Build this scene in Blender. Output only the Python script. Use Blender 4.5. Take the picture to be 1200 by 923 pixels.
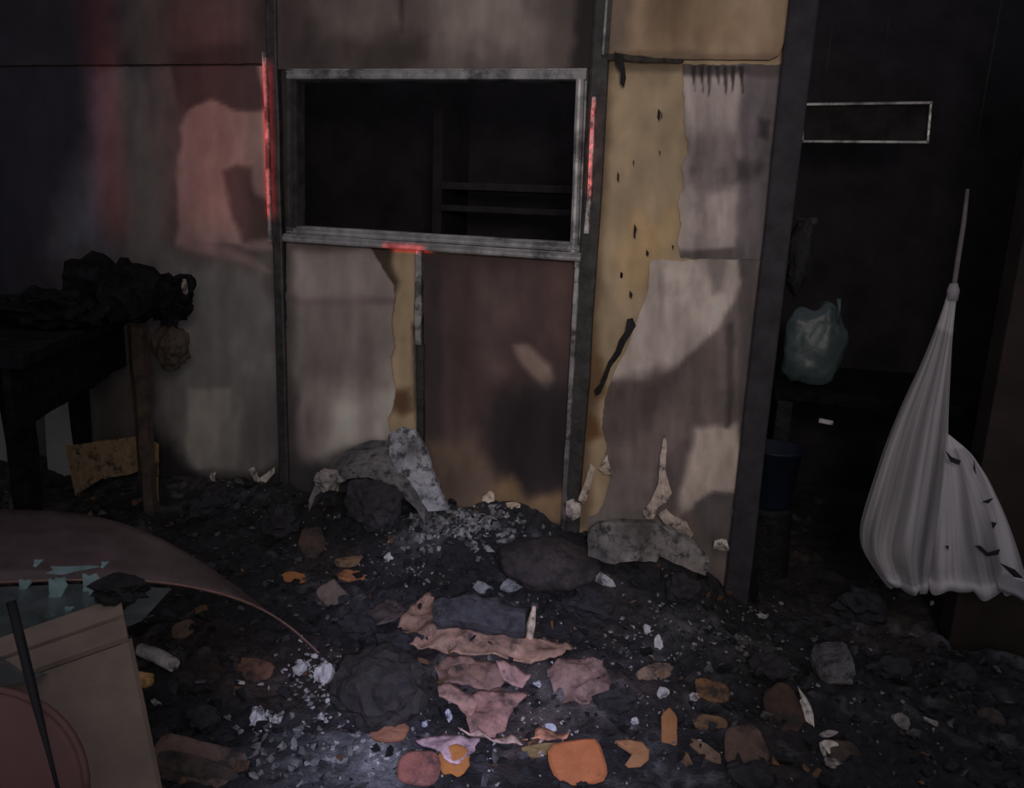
import bpy, bmesh, math, random
import numpy as np
from mathutils import Vector, Matrix, noise, geometry

random.seed(7); rng = np.random.default_rng(7)
for o in list(bpy.data.objects): bpy.data.objects.remove(o)
COL = bpy.context.scene.collection
SC = bpy.context.scene

# ------------------------------------------------------------------ camera
F = 940.0; DIST = 2.8; EYE = 1.45
YAW, PIT, ROL = [math.radians(a) for a in (-15.5, 13.36, 2.34)]
fw = np.array([math.sin(YAW)*math.cos(PIT), math.cos(YAW)*math.cos(PIT), -math.sin(PIT)])
_r = np.cross(fw, [0, 0, 1]); _r /= np.linalg.norm(_r); _u = np.cross(_r, fw)
RT = _r*math.cos(ROL) + _u*math.sin(ROL); UP = -_r*math.sin(ROL) + _u*math.cos(ROL)
EYEP = np.array([0.0, -DIST, EYE])
cd = bpy.data.cameras.new('camera'); cam = bpy.data.objects.new('camera', cd); COL.objects.link(cam)
cd.sensor_width = 36.0; cd.lens = F/1200*36; cd.clip_start = .02
cam.matrix_world = Matrix(((RT[0], UP[0], -fw[0], EYEP[0]), (RT[1], UP[1], -fw[1], EYEP[1]), (RT[2], UP[2], -fw[2], EYEP[2]), (0, 0, 0, 1)))
SC.camera = cam
SC.view_settings.view_transform = 'Standard'; SC.view_settings.look = 'None'
SC.view_settings.exposure = 0.0; SC.view_settings.gamma = 1.0; SC.view_settings.use_curve_mapping = False

# ------------------------------------------------------------------ night sky glow and lights
W = bpy.data.worlds.new('night'); SC.world = W; W.use_nodes = True
W.node_tree.nodes['Background'].inputs[0].default_value = (0.90, 0.87, 0.98, 1)
W.node_tree.nodes['Background'].inputs[1].default_value = 0.22

def aim(o, target):
    d = Vector(target) - o.location
    o.rotation_euler = d.to_track_quat('-Z', 'Y').to_euler()
def lamp(name, kind, loc, target, energy, color, **kw):
    l = bpy.data.lights.new(name, kind); l.energy = energy; l.color = color
    for k, v in kw.items(): setattr(l, k, v)
    o = bpy.data.objects.new(name, l); COL.objects.link(o); o.location = loc; aim(o, target); return o
# a work light held beside the photographer, a blueish phone torch pointed at the rubble, red beams shaped to throw stripes and glints like a vehicle's beacons outside
lamp('work_light', 'SPOT', (0.35, -3.3, 1.9), (-0.60, 0, 1.20), 74, (1.0, .89, .80), spot_size=math.radians(70), spot_blend=1.0, shadow_soft_size=.25)
lamp('phone_torch', 'SPOT', (0.05, -2.75, 1.40), (-0.54, -1.06, .1), 105, (.64, .67, 1.0), spot_size=math.radians(38), spot_blend=1.0, shadow_soft_size=.04)
RED = (1.0, .06, .05)
lamp('red_beam', 'AREA', (-2.02, -3.6, 1.72), (-2.02, 0, 1.74), .14, RED, shape='RECTANGLE', size=.40, size_y=.95, spread=math.radians(7))
lamp('red_beam', 'AREA', (-2.50, -3.6, 1.75), (-2.50, 0, 1.78), .075, RED, shape='RECTANGLE', size=.09, size_y=1.0, spread=math.radians(4))
lamp('red_beam', 'AREA', (-1.757, -3.6, 1.62), (-1.757, 0, 1.64), .10, RED, shape='RECTANGLE', size=.02, size_y=.55, spread=math.radians(1.2))  # extra narrow beam added for the red glint on the left strip
lamp('red_beam', 'AREA', (-1.19, -3.6, 1.30), (-1.19, 0, 1.275), .012, RED, shape='RECTANGLE', size=.16, size_y=.006, spread=math.radians(.8))  # extra thin beam added to redden the window sill
lamp('red_beam', 'AREA', (-.524, -3.6, 1.60), (-.524, 0, 1.64), .006, RED, shape='RECTANGLE', size=.02, size_y=.30, spread=math.radians(1.2))  # extra narrow beam added to redden the strip right of the window

# ------------------------------------------------------------------ helpers
def ray(x, y): return RT*(x-600) + UP*(461.5-y) + fw*F
def at_y(x, y, Y=0.0):
    d = ray(x, y); return EYEP + d*((Y-EYEP[1])/d[1])
def at_z(x, y, Z=0.0):
    d = ray(x, y); return EYEP + d*((Z-EYEP[2])/d[2])
def at_d(x, y, dep):
    return EYEP + ray(x, y)*(dep/F)
def pix(P):
    v = np.asarray(P) - EYEP; z = v@fw
    return 600 + F*(v@RT)/z, 461.5 - F*(v@UP)/z
def lin(c):
    c = np.asarray(c, float)/255.0
    return np.where(c <= .04045, c/12.92, ((c+.055)/1.055)**2.4)

ORG = {}
def setp(o, label=None, cat=None, group=None, kind=None):
    if label: o['label'] = label
    if cat: o['category'] = cat
    if group: o['group'] = group
    if kind: o['kind'] = kind
    return o
def thing(name, loc, label, cat, group=None):
    o = bpy.data.objects.new(name, None); COL.objects.link(o); o.location = loc; o.empty_display_size = .05
    ORG[o.name] = np.array(loc, float); return setp(o, label, cat, group)
def add(name, V, Fc, mat, parent=None, col=None, smooth=True, label=None, cat=None, group=None, kind=None):
    V = np.asarray(V, float)
    if parent is None: org = np.array([V[:, 0].mean(), V[:, 1].mean(), V[:, 2].min()])
    else: org = ORG[parent.name]
    me = bpy.data.meshes.new(name)
    me.from_pydata((V-org).tolist(), [], [list(map(int, f)) for f in Fc])
    if col is not None:
        a = me.color_attributes.new('Col', 'FLOAT_COLOR', 'POINT')
        c = np.ones((len(V), 4)); c[:, :3] = col
        a.data.foreach_set('color', c.ravel())
    me.polygons.foreach_set('use_smooth', [smooth]*len(me.polygons))
    me.materials.append(mat); me.update()
    o = bpy.data.objects.new(name, me); COL.objects.link(o)
    if parent is None: o.location = org; ORG[o.name] = org
    else: o.parent = parent; ORG[o.name] = org
    return setp(o, label, cat, group, kind)

# vectorised value noise
_perm = rng.random(65536)
def _h(ix, iy, iz): return _perm[(ix*73856093 ^ iy*19349663 ^ iz*83492791) & 65535]
def vnoise(x, y, z=0.0):
    x = np.asarray(x, float); y = np.asarray(y, float); z = np.zeros_like(x)+z
    ix, iy, iz = (np.floor(a).astype(np.int64) for a in (x, y, z))
    fx, fy, fz = x-ix, y-iy, z-iz
    fx, fy, fz = (a*a*(3-2*a) for a in (fx, fy, fz)); r = 0
    for a in (0, 1):
        for b in (0, 1):
            for c in (0, 1):
                r = r + _h(ix+a, iy+b, iz+c)*(fx if a else 1-fx)*(fy if b else 1-fy)*(fz if c else 1-fz)
    return r*2-1
def fbm(x, y, z=0.0, o=4):
    s = 0; a = 1.0; n = 0
    for k in range(o):
        s = s + a*vnoise(x*2**k, y*2**k, z+17.3*k); n += a; a *= .5
    return s/n
def sdist(px, py, poly):
    """signed distance to a polygon, positive inside"""
    poly = np.asarray(poly, float); n = len(poly); d = np.full(px.shape, 1e9); ins = np.zeros(px.shape, bool)
    for i in range(n):
        ax, ay = poly[i]; bx, by = poly[(i+1) % n]
        ex, ey = bx-ax, by-ay; L = ex*ex+ey*ey+1e-12
        t = np.clip(((px-ax)*ex+(py-ay)*ey)/L, 0, 1)
        d = np.minimum(d, np.hypot(px-ax-t*ex, py-ay-t*ey))
        c = ((ay > py) != (by > py))
        ins ^= c & (px < (bx-ax)*(py-ay)/((by-ay) if abs(by-ay) > 1e-9 else 1e-9)+ax)
    return np.where(ins, d, -d)

# ------------------------------------------------------------------ materials
def mat(name, color=None, rough=.85, metal=0.0, var=.25, scale=14.0, bump=.35, attr=False, spec=.3, bdist=.004):
    m = bpy.data.materials.new(name); m.use_nodes = True; nt = m.node_tree; N = nt.nodes; L = nt.links
    b = N['Principled BSDF']; b.inputs['Roughness'].default_value = rough; b.inputs['Metallic'].default_value = metal
    b.inputs['Specular IOR Level'].default_value = spec
    tc = N.new('ShaderNodeTexCoord')
    no = N.new('ShaderNodeTexNoise'); no.inputs['Scale'].default_value = scale; no.inputs['Detail'].default_value = 6
    no.inputs['Roughness'].default_value = .65
    L.new(tc.outputs['Object'], no.inputs['Vector'])
    rp = N.new('ShaderNodeMapRange'); rp.inputs['From Min'].default_value = .3; rp.inputs['From Max'].default_value = .7
    rp.inputs['To Min'].default_value = 1-var; rp.inputs['To Max'].default_value = 1+var
    L.new(no.outputs['Fac'], rp.inputs['Value'])
    mx = N.new('ShaderNodeMix'); mx.data_type = 'RGBA'; mx.blend_type = 'MULTIPLY'; mx.inputs['Factor'].default_value = 1
    L.new(rp.outputs['Result'], mx.inputs[7])
    if attr:
        at = N.new('ShaderNodeAttribute'); at.attribute_name = 'Col'; L.new(at.outputs['Color'], mx.inputs[6])
    else: mx.inputs[6].default_value = (*color, 1)
    L.new(mx.outputs[2], b.inputs['Base Color'])
    if bump:
        n2 = N.new('ShaderNodeTexNoise'); n2.inputs['Scale'].default_value = scale*3.1; n2.inputs['Detail'].default_value = 5
        L.new(tc.outputs['Object'], n2.inputs['Vector'])
        bp = N.new('ShaderNodeBump'); bp.inputs['Strength'].default_value = bump; bp.inputs['Distance'].default_value = bdist
        L.new(n2.outputs['Fac'], bp.inputs['Height']); L.new(bp.outputs['Normal'], b.inputs['Normal'])
    return m
K = 0.36          # how much of full white the work light gives at the wall: albedo = colour under that light / K
def alb(c):
    a = lin(c)/K; return tuple(a*min(1.0, .75/a.max()))
M = {}
M['wall'] = mat('sooty_wall_board', rough=.9, attr=True, var=.10, scale=9, bump=.25)
M['piece'] = mat('burnt_fragment', rough=.85, attr=True, var=.30, scale=40, bump=.5)
def dirty(m, sc, lo, hi, soot, amt):
    nt = m.node_tree; N = nt.nodes; L = nt.links; b = N['Principled BSDF']; src = b.inputs['Base Color'].links[0].from_socket
    tc = N.new('ShaderNodeNewGeometry'); no = N.new('ShaderNodeTexNoise'); no.inputs['Scale'].default_value = sc; no.inputs['Detail'].default_value = 8; no.inputs['Roughness'].default_value = .7
    L.new(tc.outputs['Position'], no.inputs['Vector'])
    r = N.new('ShaderNodeMapRange'); r.inputs['From Min'].default_value = lo; r.inputs['From Max'].default_value = hi; r.inputs['To Max'].default_value = amt
    L.new(no.outputs['Fac'], r.inputs['Value']); x = N.new('ShaderNodeMix'); x.data_type = 'RGBA'; x.inputs[7].default_value = (*soot, 1)
    L.new(r.outputs['Result'], x.inputs[0]); L.new(src, x.inputs[6]); L.new(x.outputs[2], b.inputs['Base Color']); return m
dirty(M['piece'], 24, .50, .62, (.030, .029, .032), .85)
M['clay'] = dirty(mat('fired_clay', rough=.8, attr=True, var=.18, scale=30, bump=.35), 14, .46, .62, (.030, .027, .028), .93)
M['clayclean'] = dirty(mat('fired_clay_clean', rough=.75, attr=True, var=.12, scale=22, bump=.25), 9, .60, .72, (.05, .035, .03), .8)
M['cord'] = mat('dull_cord', (.16, .14, .15), var=.3)
M['paper'] = dirty(mat('scorched_lining', rough=.8, attr=True, var=.25, scale=25, bump=.4), 16, .46, .66, (.045, .036, .040), .85)
M['ash'] = mat('ash_bed', rough=.8, attr=True, var=.5, scale=45, bump=.8, bdist=.008)
M['alu'] = dirty(mat('sooty_aluminium', (.40, .39, .39), rough=.5, metal=.55, var=.4, scale=16, bump=.15), 9, .48, .62, (.05, .047, .047), .75)
M['aludark'] = mat('blackened_metal', (.07, .065, .065), rough=.55, metal=.4, var=.5, scale=20, bump=.3)
M['strip'] = dirty(mat('bare_metal_strip', (.55, .52, .50), rough=.32, metal=.85, var=.5, scale=11, bump=.3, bdist=.008), 14, .47, .58, (.06, .05, .05), .8)
M['char'] = mat('charred_timber', (.018, .017, .019), rough=.75, var=.6, scale=22, bump=.9, bdist=.01)
M['soot'] = mat('soot_black_char', (.012, .0115, .013), rough=1.0, var=.6, scale=22, bump=.8, bdist=.01, spec=.05)
M['charbrown'] = mat('scorched_timber', (.075, .055, .042), rough=.8, var=.5, scale=18, bump=.6)
M['jamb'] = mat('sooty_jamb', (.040, .036, .043), rough=.75, var=.4, scale=12, bump=.5)
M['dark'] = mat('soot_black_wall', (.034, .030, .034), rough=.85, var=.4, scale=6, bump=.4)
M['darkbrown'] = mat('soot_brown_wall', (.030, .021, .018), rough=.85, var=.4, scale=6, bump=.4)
M['ply'] = mat('plywood', (.25, .19, .155), rough=.75, var=.22, scale=7, bump=.2)
M['tan'] = mat('raw_timber', (.30, .20, .11), rough=.8, var=.3, scale=14, bump=.3)
M['red'] = mat('dull_red_plastic', (.19, .095, .09), rough=.5, var=.15, scale=6, bump=.05)
M['rod'] = mat('black_rod', (.012, .012, .014), rough=.5, var=.2, bump=.1)
M['teal'] = mat('teal_plastic', (.075, .108, .115), rough=.4, var=.35, scale=16, bump=.4, spec=.5)
M['blue'] = mat('dark_blue_plastic', (.010, .014, .030), rough=.5, var=.3, scale=10, bump=.1)

def film(name, color, rough, transl, transp, var=.2):
    m = mat(name, color, rough=rough, var=var, scale=12, bump=.25, spec=.5); nt = m.node_tree; N = nt.nodes; L = nt.links
    b = N['Principled BSDF']; out = N['Material Output']
    tl = N.new('ShaderNodeBsdfTranslucent'); tl.inputs[0].default_value = (*color, 1)
    tp = N.new('ShaderNodeBsdfTransparent'); a = N.new('ShaderNodeMixShader'); c = N.new('ShaderNodeMixShader')
    a.inputs[0].default_value = transl; c.inputs[0].default_value = transp
    L.new(b.outputs[0], a.inputs[1]); L.new(tl.outputs[0], a.inputs[2])
    L.new(a.outputs[0], c.inputs[1]); L.new(tp.outputs[0], c.inputs[2]); L.new(c.outputs[0], out.inputs[0]); return m
def sheer(name):
    m = film(name, (.62, .59, .62), .55, .25, .3); nt = m.node_tree; N = nt.nodes; L = nt.links
    at = N.new('ShaderNodeAttribute'); at.attribute_name = 'Col'
    b = N['Principled BSDF']; L.new(at.outputs['Color'], b.inputs['Base Color'])
    c = [n for n in N if n.type == 'MIX_SHADER' and n.outputs[0].links and n.outputs[0].links[0].to_node.type == 'OUTPUT_MATERIAL'][0]
    r = N.new('ShaderNodeMapRange'); r.inputs['From Min'].default_value = .1; r.inputs['From Max'].default_value = .6; r.inputs['To Min'].default_value = .62; r.inputs['To Max'].default_value = .04
    L.new(at.outputs['Fac'], r.inputs['Value']); L.new(r.outputs['Result'], c.inputs[0]); return m
M['net'] = film('thin_white_sheet', (.46, .43, .46), .6, .25, .15)
M['sheer'] = sheer('sheer_white_net')
M['smokeglass'] = film('sooty_tinted_glass', (.20, .145, .145), .22, .1, .38, .3)
M['paleglass'] = film('greenish_glass', (.15, .18, .185), .2, .1, .40, .4)
M['shardglass'] = film('broken_green_glass', (.40, .58, .60), .08, .2, .20, .6)
M['ply'] = mat('plywood', (.25, .19, .155), rough=.75, var=.22, scale=7, bump=.2)

# ------------------------------------------------------------------ shape makers
def box(c, ax, ay, az, sx, sy, sz, bev=.0, taper=0, wob=0):
    """box centred at c with axes, half sizes; two rings of bevel vertices"""
    bm = bmesh.new(); bmesh.ops.create_cube(bm, size=2)
    for v in bm.verts: v.co = Vector((v.co.x*sx, v.co.y*sy, v.co.z*sz))
    if bev: bmesh.ops.bevel(bm, geom=list(bm.edges), offset=bev, segments=2, affect='EDGES', profile=.5)
    if wob:
        bmesh.ops.subdivide_edges(bm, edges=[e for e in bm.edges if e.calc_length() > max(sx, sy, sz)*.5], cuts=7, use_grid_fill=True)
    V = np.array([v.co[:] for v in bm.verts]); bm.verts.index_update(); Fc = [[v.index for v in f.verts] for f in bm.faces]; bm.free()
    if wob:
        n = np.array([noise.noise_vector(Vector(v)*9+Vector(c))[:] for v in V]); V = V + n*wob
    R = np.array([ax, ay, az], float)
    return np.asarray(c)+V@R, Fc
EX, EY, EZ = np.eye(3)
def boxw(lo, hi, bev=.003, wob=0):
    lo = np.array(lo, float); hi = np.array(hi, float); h = (hi-lo)/2
    return box((lo+hi)/2, EX, EY, EZ, *h, bev=min(bev, h.min()*.6), wob=wob)
def merge(*parts):
    V = []; Fc = []; n = 0
    for v, f in parts:
        V.append(v); Fc += [[i+n for i in q] for q in f]; n += len(v)
    return np.vstack(V), Fc
def tube(path, rad, seg=10, wob=0.0, cap=True):
    path = np.asarray(path, float); n = len(path); rad = np.broadcast_to(rad, (n,)); V = []; Fc = []
    for i in range(n):
        t = path[min(i+1, n-1)]-path[max(i-1, 0)]; t = t/np.linalg.norm(t)
        a = np.cross(t, [0, 0, 1] if abs(t[2]) < .9 else [1, 0, 0]); a /= np.linalg.norm(a); b = np.cross(t, a)
        for k in range(seg):
            th = 2*math.pi*k/seg; q = a*math.cos(th)+b*math.sin(th)
            rr = rad[i]*(1+wob*noise.noise(Vector(path[i]*30+q*1.5)))
            V.append(path[i]+q*rr)
    for i in range(n-1):
        for k in range(seg):
            k2 = (k+1) % seg; Fc.append([i*seg+k, i*seg+k2, (i+1)*seg+k2, (i+1)*seg+k])
    if cap: Fc.append(list(range(seg))[::-1]); Fc.append([(n-1)*seg+k for k in range(seg)])
    return np.array(V), Fc
def lump(c, size, seed=0, amp=.25, freq=1.6, sub=3, R=None):
    bm = bmesh.new(); bmesh.ops.create_icosphere(bm, subdivisions=sub, radius=1)
    V = np.array([v.co[:] for v in bm.verts]); bm.verts.index_update(); Fc = [[v.index for v in f.verts] for f in bm.faces]; bm.free()
    s = Vector((seed*3.1, seed*1.7, seed*.9))
    d = np.array([1+amp*noise.fractal(Vector(v)*freq+s, .6, 2.1, 4) for v in V])
    V = V*d[:, None]*np.asarray(size)
    if R is not None: V = V@np.asarray(R)
    return V+np.asarray(c), Fc
def sheet(poly, Y0, Y1, step=.012, jitter=.004, subdiv=True, holes=()):
    """upright sheet in the wall plane: outline [(x, z)], front face at Y0, back at Y1, finely gridded"""
    def dens(pl):
        out = []
        for i in range(len(pl)):
            a = np.array(pl[i], float); b = np.array(pl[(i+1) % len(pl)], float); n = max(1, int(np.linalg.norm(b-a)/(step*1.2)))
            for k in range(n):
                p = a+(b-a)*k/n
                if jitter and k: p = p+jitter*np.array([noise.noise(Vector((p[0]*40, p[1]*40, 3))), noise.noise(Vector((p[0]*40, p[1]*40, 9)))])
                out.append(p)
        return np.array(out)
    loops = [dens(poly)]+[dens(h) for h in holes]
    lo = loops[0].min(0); hi = loops[0].max(0)
    gx, gz = np.meshgrid(np.arange(lo[0], hi[0], step), np.arange(lo[1], hi[1], step)); gx = gx.ravel(); gz = gz.ravel()
    gx = gx+step*.2*np.sin(gz*991); ok = sdist(gx, gz, loops[0]) > step*.6
    for h in loops[1:]: ok &= sdist(gx, gz, h) < -step*.6
    pts = [Vector(p) for l in loops for p in l]; ed = []; n = 0
    for l in loops:
        ed += [(n+i, n+(i+1) % len(l)) for i in range(len(l))]; n += len(l)
    pts += [Vector((a, b)) for a, b in zip(gx[ok], gz[ok])]
    r = geometry.delaunay_2d_cdt(pts, ed, [], 0, 1e-6)
    P = np.array([v[:] for v in r[0]]); T = np.array(r[2])
    cen = P[T].mean(1); keep = sdist(cen[:, 0], cen[:, 1], loops[0]) > 0
    for h in loops[1:]: keep &= sdist(cen[:, 0], cen[:, 1], h) < 0
    T = T[keep]
    # front must face -Y : for (x,z) ccw seen from -Y, normal = -Y when order is x then z
    a = P[T[:, 1]]-P[T[:, 0]]; b = P[T[:, 2]]-P[T[:, 0]]; fl = (a[:, 0]*b[:, 1]-a[:, 1]*b[:, 0]) < 0
    T[fl] = T[fl][:, ::-1]
    n = len(P); V = np.zeros((2*n, 3)); V[:n, 0] = V[n:, 0] = P[:, 0]; V[:n, 2] = V[n:, 2] = P[:, 1]; V[:n, 1] = Y0; V[n:, 1] = Y1
    cnt = {}
    for t in T:
        for i in range(3):
            e = (t[i], t[(i+1) % 3]); cnt[e] = 1
    Fc = [list(t) for t in T]+[[i+n for i in t[::-1]] for t in T]
    for (i, j) in cnt:
        if (j, i) not in cnt: Fc.append([j, i, i+n, j+n])
    return V, Fc
def wxz(*pts):
    return [(lambda p: (p[0], p[2]))(at_y(a, b, 0)) for a, b in pts]

# ------------------------------------------------------------------ soot, stains, flaked paint and left-end shade of the wall, laid out on the wall
def stain_shade(col, px, py, poly, c, soft, strength=1.0, amp=None, freq=.03):
    amp = soft*.7 if amp is None else amp
    d = sdist(px, py, poly)+amp*fbm(px*freq, py*freq, len(poly)*3.7+soft, 4)*1.6
    m = np.clip((d+soft)/(2*soft), 0, 1); m = (m*m*(3-2*m)*strength)[:, None]
    return col*(1-m)+np.array(c, float)*m
STAINS_SHADE = {
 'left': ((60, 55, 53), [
   ([(-500, -60), (110, -60), (135, 60), (125, 150), (110, 260), (70, 310), (30, 400), (-500, 480)], (33, 31, 36), 45),  # dim left end of the wall: shade put into the board colour
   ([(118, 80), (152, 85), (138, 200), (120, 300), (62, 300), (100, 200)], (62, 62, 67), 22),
   ([(140, 90), (205, 90), (205, 300), (150, 310)], (72, 68, 65), 20),
   ([(200, 300), (322, 300), (332, 550), (190, 550)], (88, 85, 82), 25),
   ([(212, 150), (225, 125), (250, 118), (275, 132), (322, 128), (322, 292), (212, 285)], (104, 93, 88), 4, 1, 5),
   ([(262, 200), (280, 192), (297, 198), (303, 228), (322, 240), (322, 280), (288, 285), (270, 240)], (62, 53, 51), 5, 1, 5),
   ([(200, 72), (325, 72), (322, 125), (300, 132), (280, 130), (262, 118), (245, 118), (214, 132)], (55, 47, 46), 4, 1, 5),
   ([(301, 72), (318, 72), (315, 118)], (98, 90, 86), 3),
   ([(215, 275), (250, 283), (300, 300), (318, 318), (250, 300), (216, 292)], (100, 88, 84), 5),
   ([(222, 455), (272, 455), (275, 490), (262, 545), (225, 548)], (112, 107, 101), 4, 1, 4),
   ([(262, 500), (284, 480), (279, 548), (255, 548)], (102, 98, 93), 5),
   ([(284, 440), (322, 450), (322, 540), (288, 540)], (80, 77, 74), 10),
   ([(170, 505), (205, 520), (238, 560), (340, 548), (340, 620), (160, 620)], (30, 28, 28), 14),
   ([(-200, 470), (60, 470), (60, 600), (-200, 600)], (58, 57, 58), 20)]),
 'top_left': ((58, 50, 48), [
   ([(-500, -400), (125, -400), (140, 20), (120, 90), (-500, 90)], (34, 31, 35), 35),  # the same left-end shade, painted on up this board
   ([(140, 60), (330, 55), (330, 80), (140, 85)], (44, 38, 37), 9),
   ([(165, -400), (195, -400), (200, 90), (165, 90)], (60, 57, 53), 14),
   ([(290, -400), (330, -400), (330, 90), (300, 90)], (48, 42, 41), 12)]),
 'top_mid': ((76, 68, 64), [
   ([(500, -300), (650, -300), (620, 60), (520, 60)], (100, 91, 85), 30),
   ([(340, 45), (500, 45), (480, 90), (340, 90)], (54, 47, 45), 16),
   ([(468, -300), (475, -300), (476, 40), (470, 40)], (45, 39, 38), 4),
   ([(330, -300), (372, -300), (372, 90), (330, 90)], (56, 48, 46), 14),
   ([(668, -300), (712, -300), (712, 90), (672, 90), (676, 40)], (38, 34, 34), 7)]),
 'top_right': ((113, 96, 78), [
   ([(700, -300), (735, -300), (738, 60), (705, 75)], (86, 74, 64), 12),
   ([(780, -300), (850, -300), (850, 50), (770, 55)], (104, 87, 68), 25),
   ([(705, 60), (800, 62), (925, 66), (925, 80), (705, 80)], (88, 74, 60), 5)]),
 'mid_low': ((108, 100, 95), [
   ([(325, 355), (420, 350), (462, 400), (440, 440), (330, 450)], (92, 85, 81), 20),
   ([(345, 350), (470, 348), (470, 356), (345, 358)], (90, 80, 79), 4),
   ([(395, 470), (470, 460), (470, 520), (380, 530)], (130, 124, 117), 16),
   ([(325, 270), (346, 270), (352, 600), (325, 600)], (60, 55, 53), 9),
   ([(335, 265), (470, 280), (470, 296), (335, 290)], (72, 66, 62), 7),
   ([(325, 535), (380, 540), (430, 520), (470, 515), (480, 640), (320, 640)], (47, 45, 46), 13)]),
 'brown': ((58, 47, 46), [
   ([(560, 330), (595, 330), (590, 440), (565, 440)], (72, 60, 58), 18),
   ([(640, 310), (680, 310), (675, 420), (650, 400)], (66, 52, 49), 16),
   ([(500, 300), (520, 300), (520, 520), (496, 520)], (46, 39, 39), 8),
   ([(600, 402), (618, 402), (646, 428), (650, 444), (642, 459), (614, 430)], (104, 89, 82), 5, 1, 2),
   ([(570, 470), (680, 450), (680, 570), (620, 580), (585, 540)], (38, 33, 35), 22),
   ([(500, 515), (560, 512), (585, 560), (590, 610), (500, 610)], (84, 71, 62), 16),
   ([(560, 585), (600, 560), (620, 583), (680, 566), (680, 610), (540, 612)], (102, 83, 62), 10)]),
 'ochre': ((123, 108, 87), [
   ([(-600, 55), (700, 55), (700, 90), (-600, 90)], (46, 41, 40), 2),
   ([(318, 50), (348, 50), (350, 310), (325, 310)], (46, 41, 41), 3),
   ([(680, 60), (716, 60), (706, 300), (690, 620), (660, 620)], (84, 70, 54), 8),
   ([(700, 62), (800, 66), (800, 84), (700, 82)], (88, 76, 62), 5),
   ([(735, 250), (795, 250), (770, 330), (735, 340)], (136, 115, 85), 18),
   ([(683, 410), (706, 420), (708, 460), (684, 470)], (84, 66, 46), 6),
   ([(683, 480), (700, 490), (704, 510), (686, 516)], (80, 58, 38), 5),
   ([(425, 270), (460, 290), (458, 310), (470, 330), (462, 350), (430, 320)], (52, 44, 36), 5),
   ([(460, 455), (480, 455), (484, 480), (470, 490), (458, 480)], (72, 54, 40), 6),
   ([(484, 380), (500, 380), (500, 520), (486, 520)], (40, 35, 33), 4)]),
 'coat_up': ((128, 118, 113), [
   ([(868, 60), (925, 60), (905, 330), (862, 330)], (80, 74, 75), 7),
   ([(795, 74), (925, 74), (925, 90), (795, 88)], (62, 56, 55), 4),
   ([(805, 165), (868, 160), (868, 225), (800, 220)], (98, 90, 88), 14),
   ([(862, 185), (905, 190), (880, 215), (860, 212)], (60, 55, 56), 8),
   ([(795, 293), (870, 290), (870, 306), (795, 306)], (76, 70, 68), 4),
   ([(890, 140), (902, 142), (900, 165), (888, 160)], (48, 44, 46), 5)] +
   [([(810+9.2*i, 78), (816+9.2*i, 78), (814+9.2*i+1.5*math.sin(i*2.3), 100+16*abs(math.sin(i*1.9+.5)))], (34, 31, 31), 1.3, .95, .6) for i in range(7)]),
 'coat_low': ((84, 75, 72), [
   ([(755, 296), (872, 300), (860, 350), (838, 385), (800, 425), (770, 442), (700, 446), (730, 380)], (144, 133, 126), 4, 1, 5),
   ([(830, 300), (850, 300), (850, 340), (835, 345)], (104, 96, 92), 6),
   ([(700, 452), (760, 446), (800, 430), (790, 470), (740, 520), (700, 520)], (68, 60, 58), 12),
   ([(770, 545), (808, 520), (800, 600), (765, 600)], (70, 63, 62), 12),
   ([(818, 505), (875, 488), (872, 568), (832, 580), (792, 610), (796, 585), (806, 556)], (146, 134, 125), 6, 1, 5),
   ([(852, 380), (860, 375), (858, 500), (850, 500)], (58, 53, 53), 3),
   ([(866, 300), (885, 300), (880, 520), (866, 520)], (72, 66, 66), 4),
   ([(812, 588), (835, 574), (868, 578), (864, 660), (838, 650), (820, 612)], (74, 69, 68), 3, 1, 3),
   ([(690, 545), (765, 550), (765, 612), (680, 612)], (92, 85, 82), 8)]),
}
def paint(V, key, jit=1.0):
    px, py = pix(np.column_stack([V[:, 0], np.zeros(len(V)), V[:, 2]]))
    base, st = STAINS_SHADE[key]
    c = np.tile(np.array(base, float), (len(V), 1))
    for s in st: c = stain_shade(c, px, py, *s)
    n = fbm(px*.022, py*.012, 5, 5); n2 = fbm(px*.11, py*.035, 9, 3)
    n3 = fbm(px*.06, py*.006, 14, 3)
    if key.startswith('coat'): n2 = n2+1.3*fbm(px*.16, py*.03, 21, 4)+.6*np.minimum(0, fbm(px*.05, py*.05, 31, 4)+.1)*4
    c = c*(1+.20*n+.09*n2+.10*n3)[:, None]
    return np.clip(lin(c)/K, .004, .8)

# ------------------------------------------------------------------ the wall
XA, XB, XC = -1.745, -.528, .075          # two studs and the door jamb
ZS = 1.915                                # board seam
HI = 2.75
wL = -4.2
win = [at_y(340, 84), at_y(686, 82), at_y(684, 296), at_y(340, 272)]
WX0, WX1, WZ0, WZ1 = -1.675, -.575, 1.315, 1.865
V, Fc = sheet([(wL, 0), (XC+.03, 0), (XC+.03, HI), (wL, HI)], 0.0, .05, step=.014, jitter=0,
              holes=[[(WX0, WZ0), (WX1, WZ0), (WX1, WZ1), (WX0, WZ1)]])
wall = add('wall_back', V, Fc, M['wall'], col=paint(V, 'ochre'), smooth=False, kind='structure')
def board(name, pts, key, y0=-.014, y1=-.001, jitter=.003, xz=None, step=.012, label=None, m='wall'):
    V, Fc = sheet(xz if xz else wxz(*pts), y0, y1, step=step, jitter=jitter)
    return add(name, V, Fc, M[m], wall, col=paint(V, key), smooth=False, label=label)
board('wall_board', 0, 'left', xz=[(wL, 0), (XA-.005, 0), (XA-.005, ZS-.008), (wL, ZS-.008)], jitter=.002)
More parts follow.
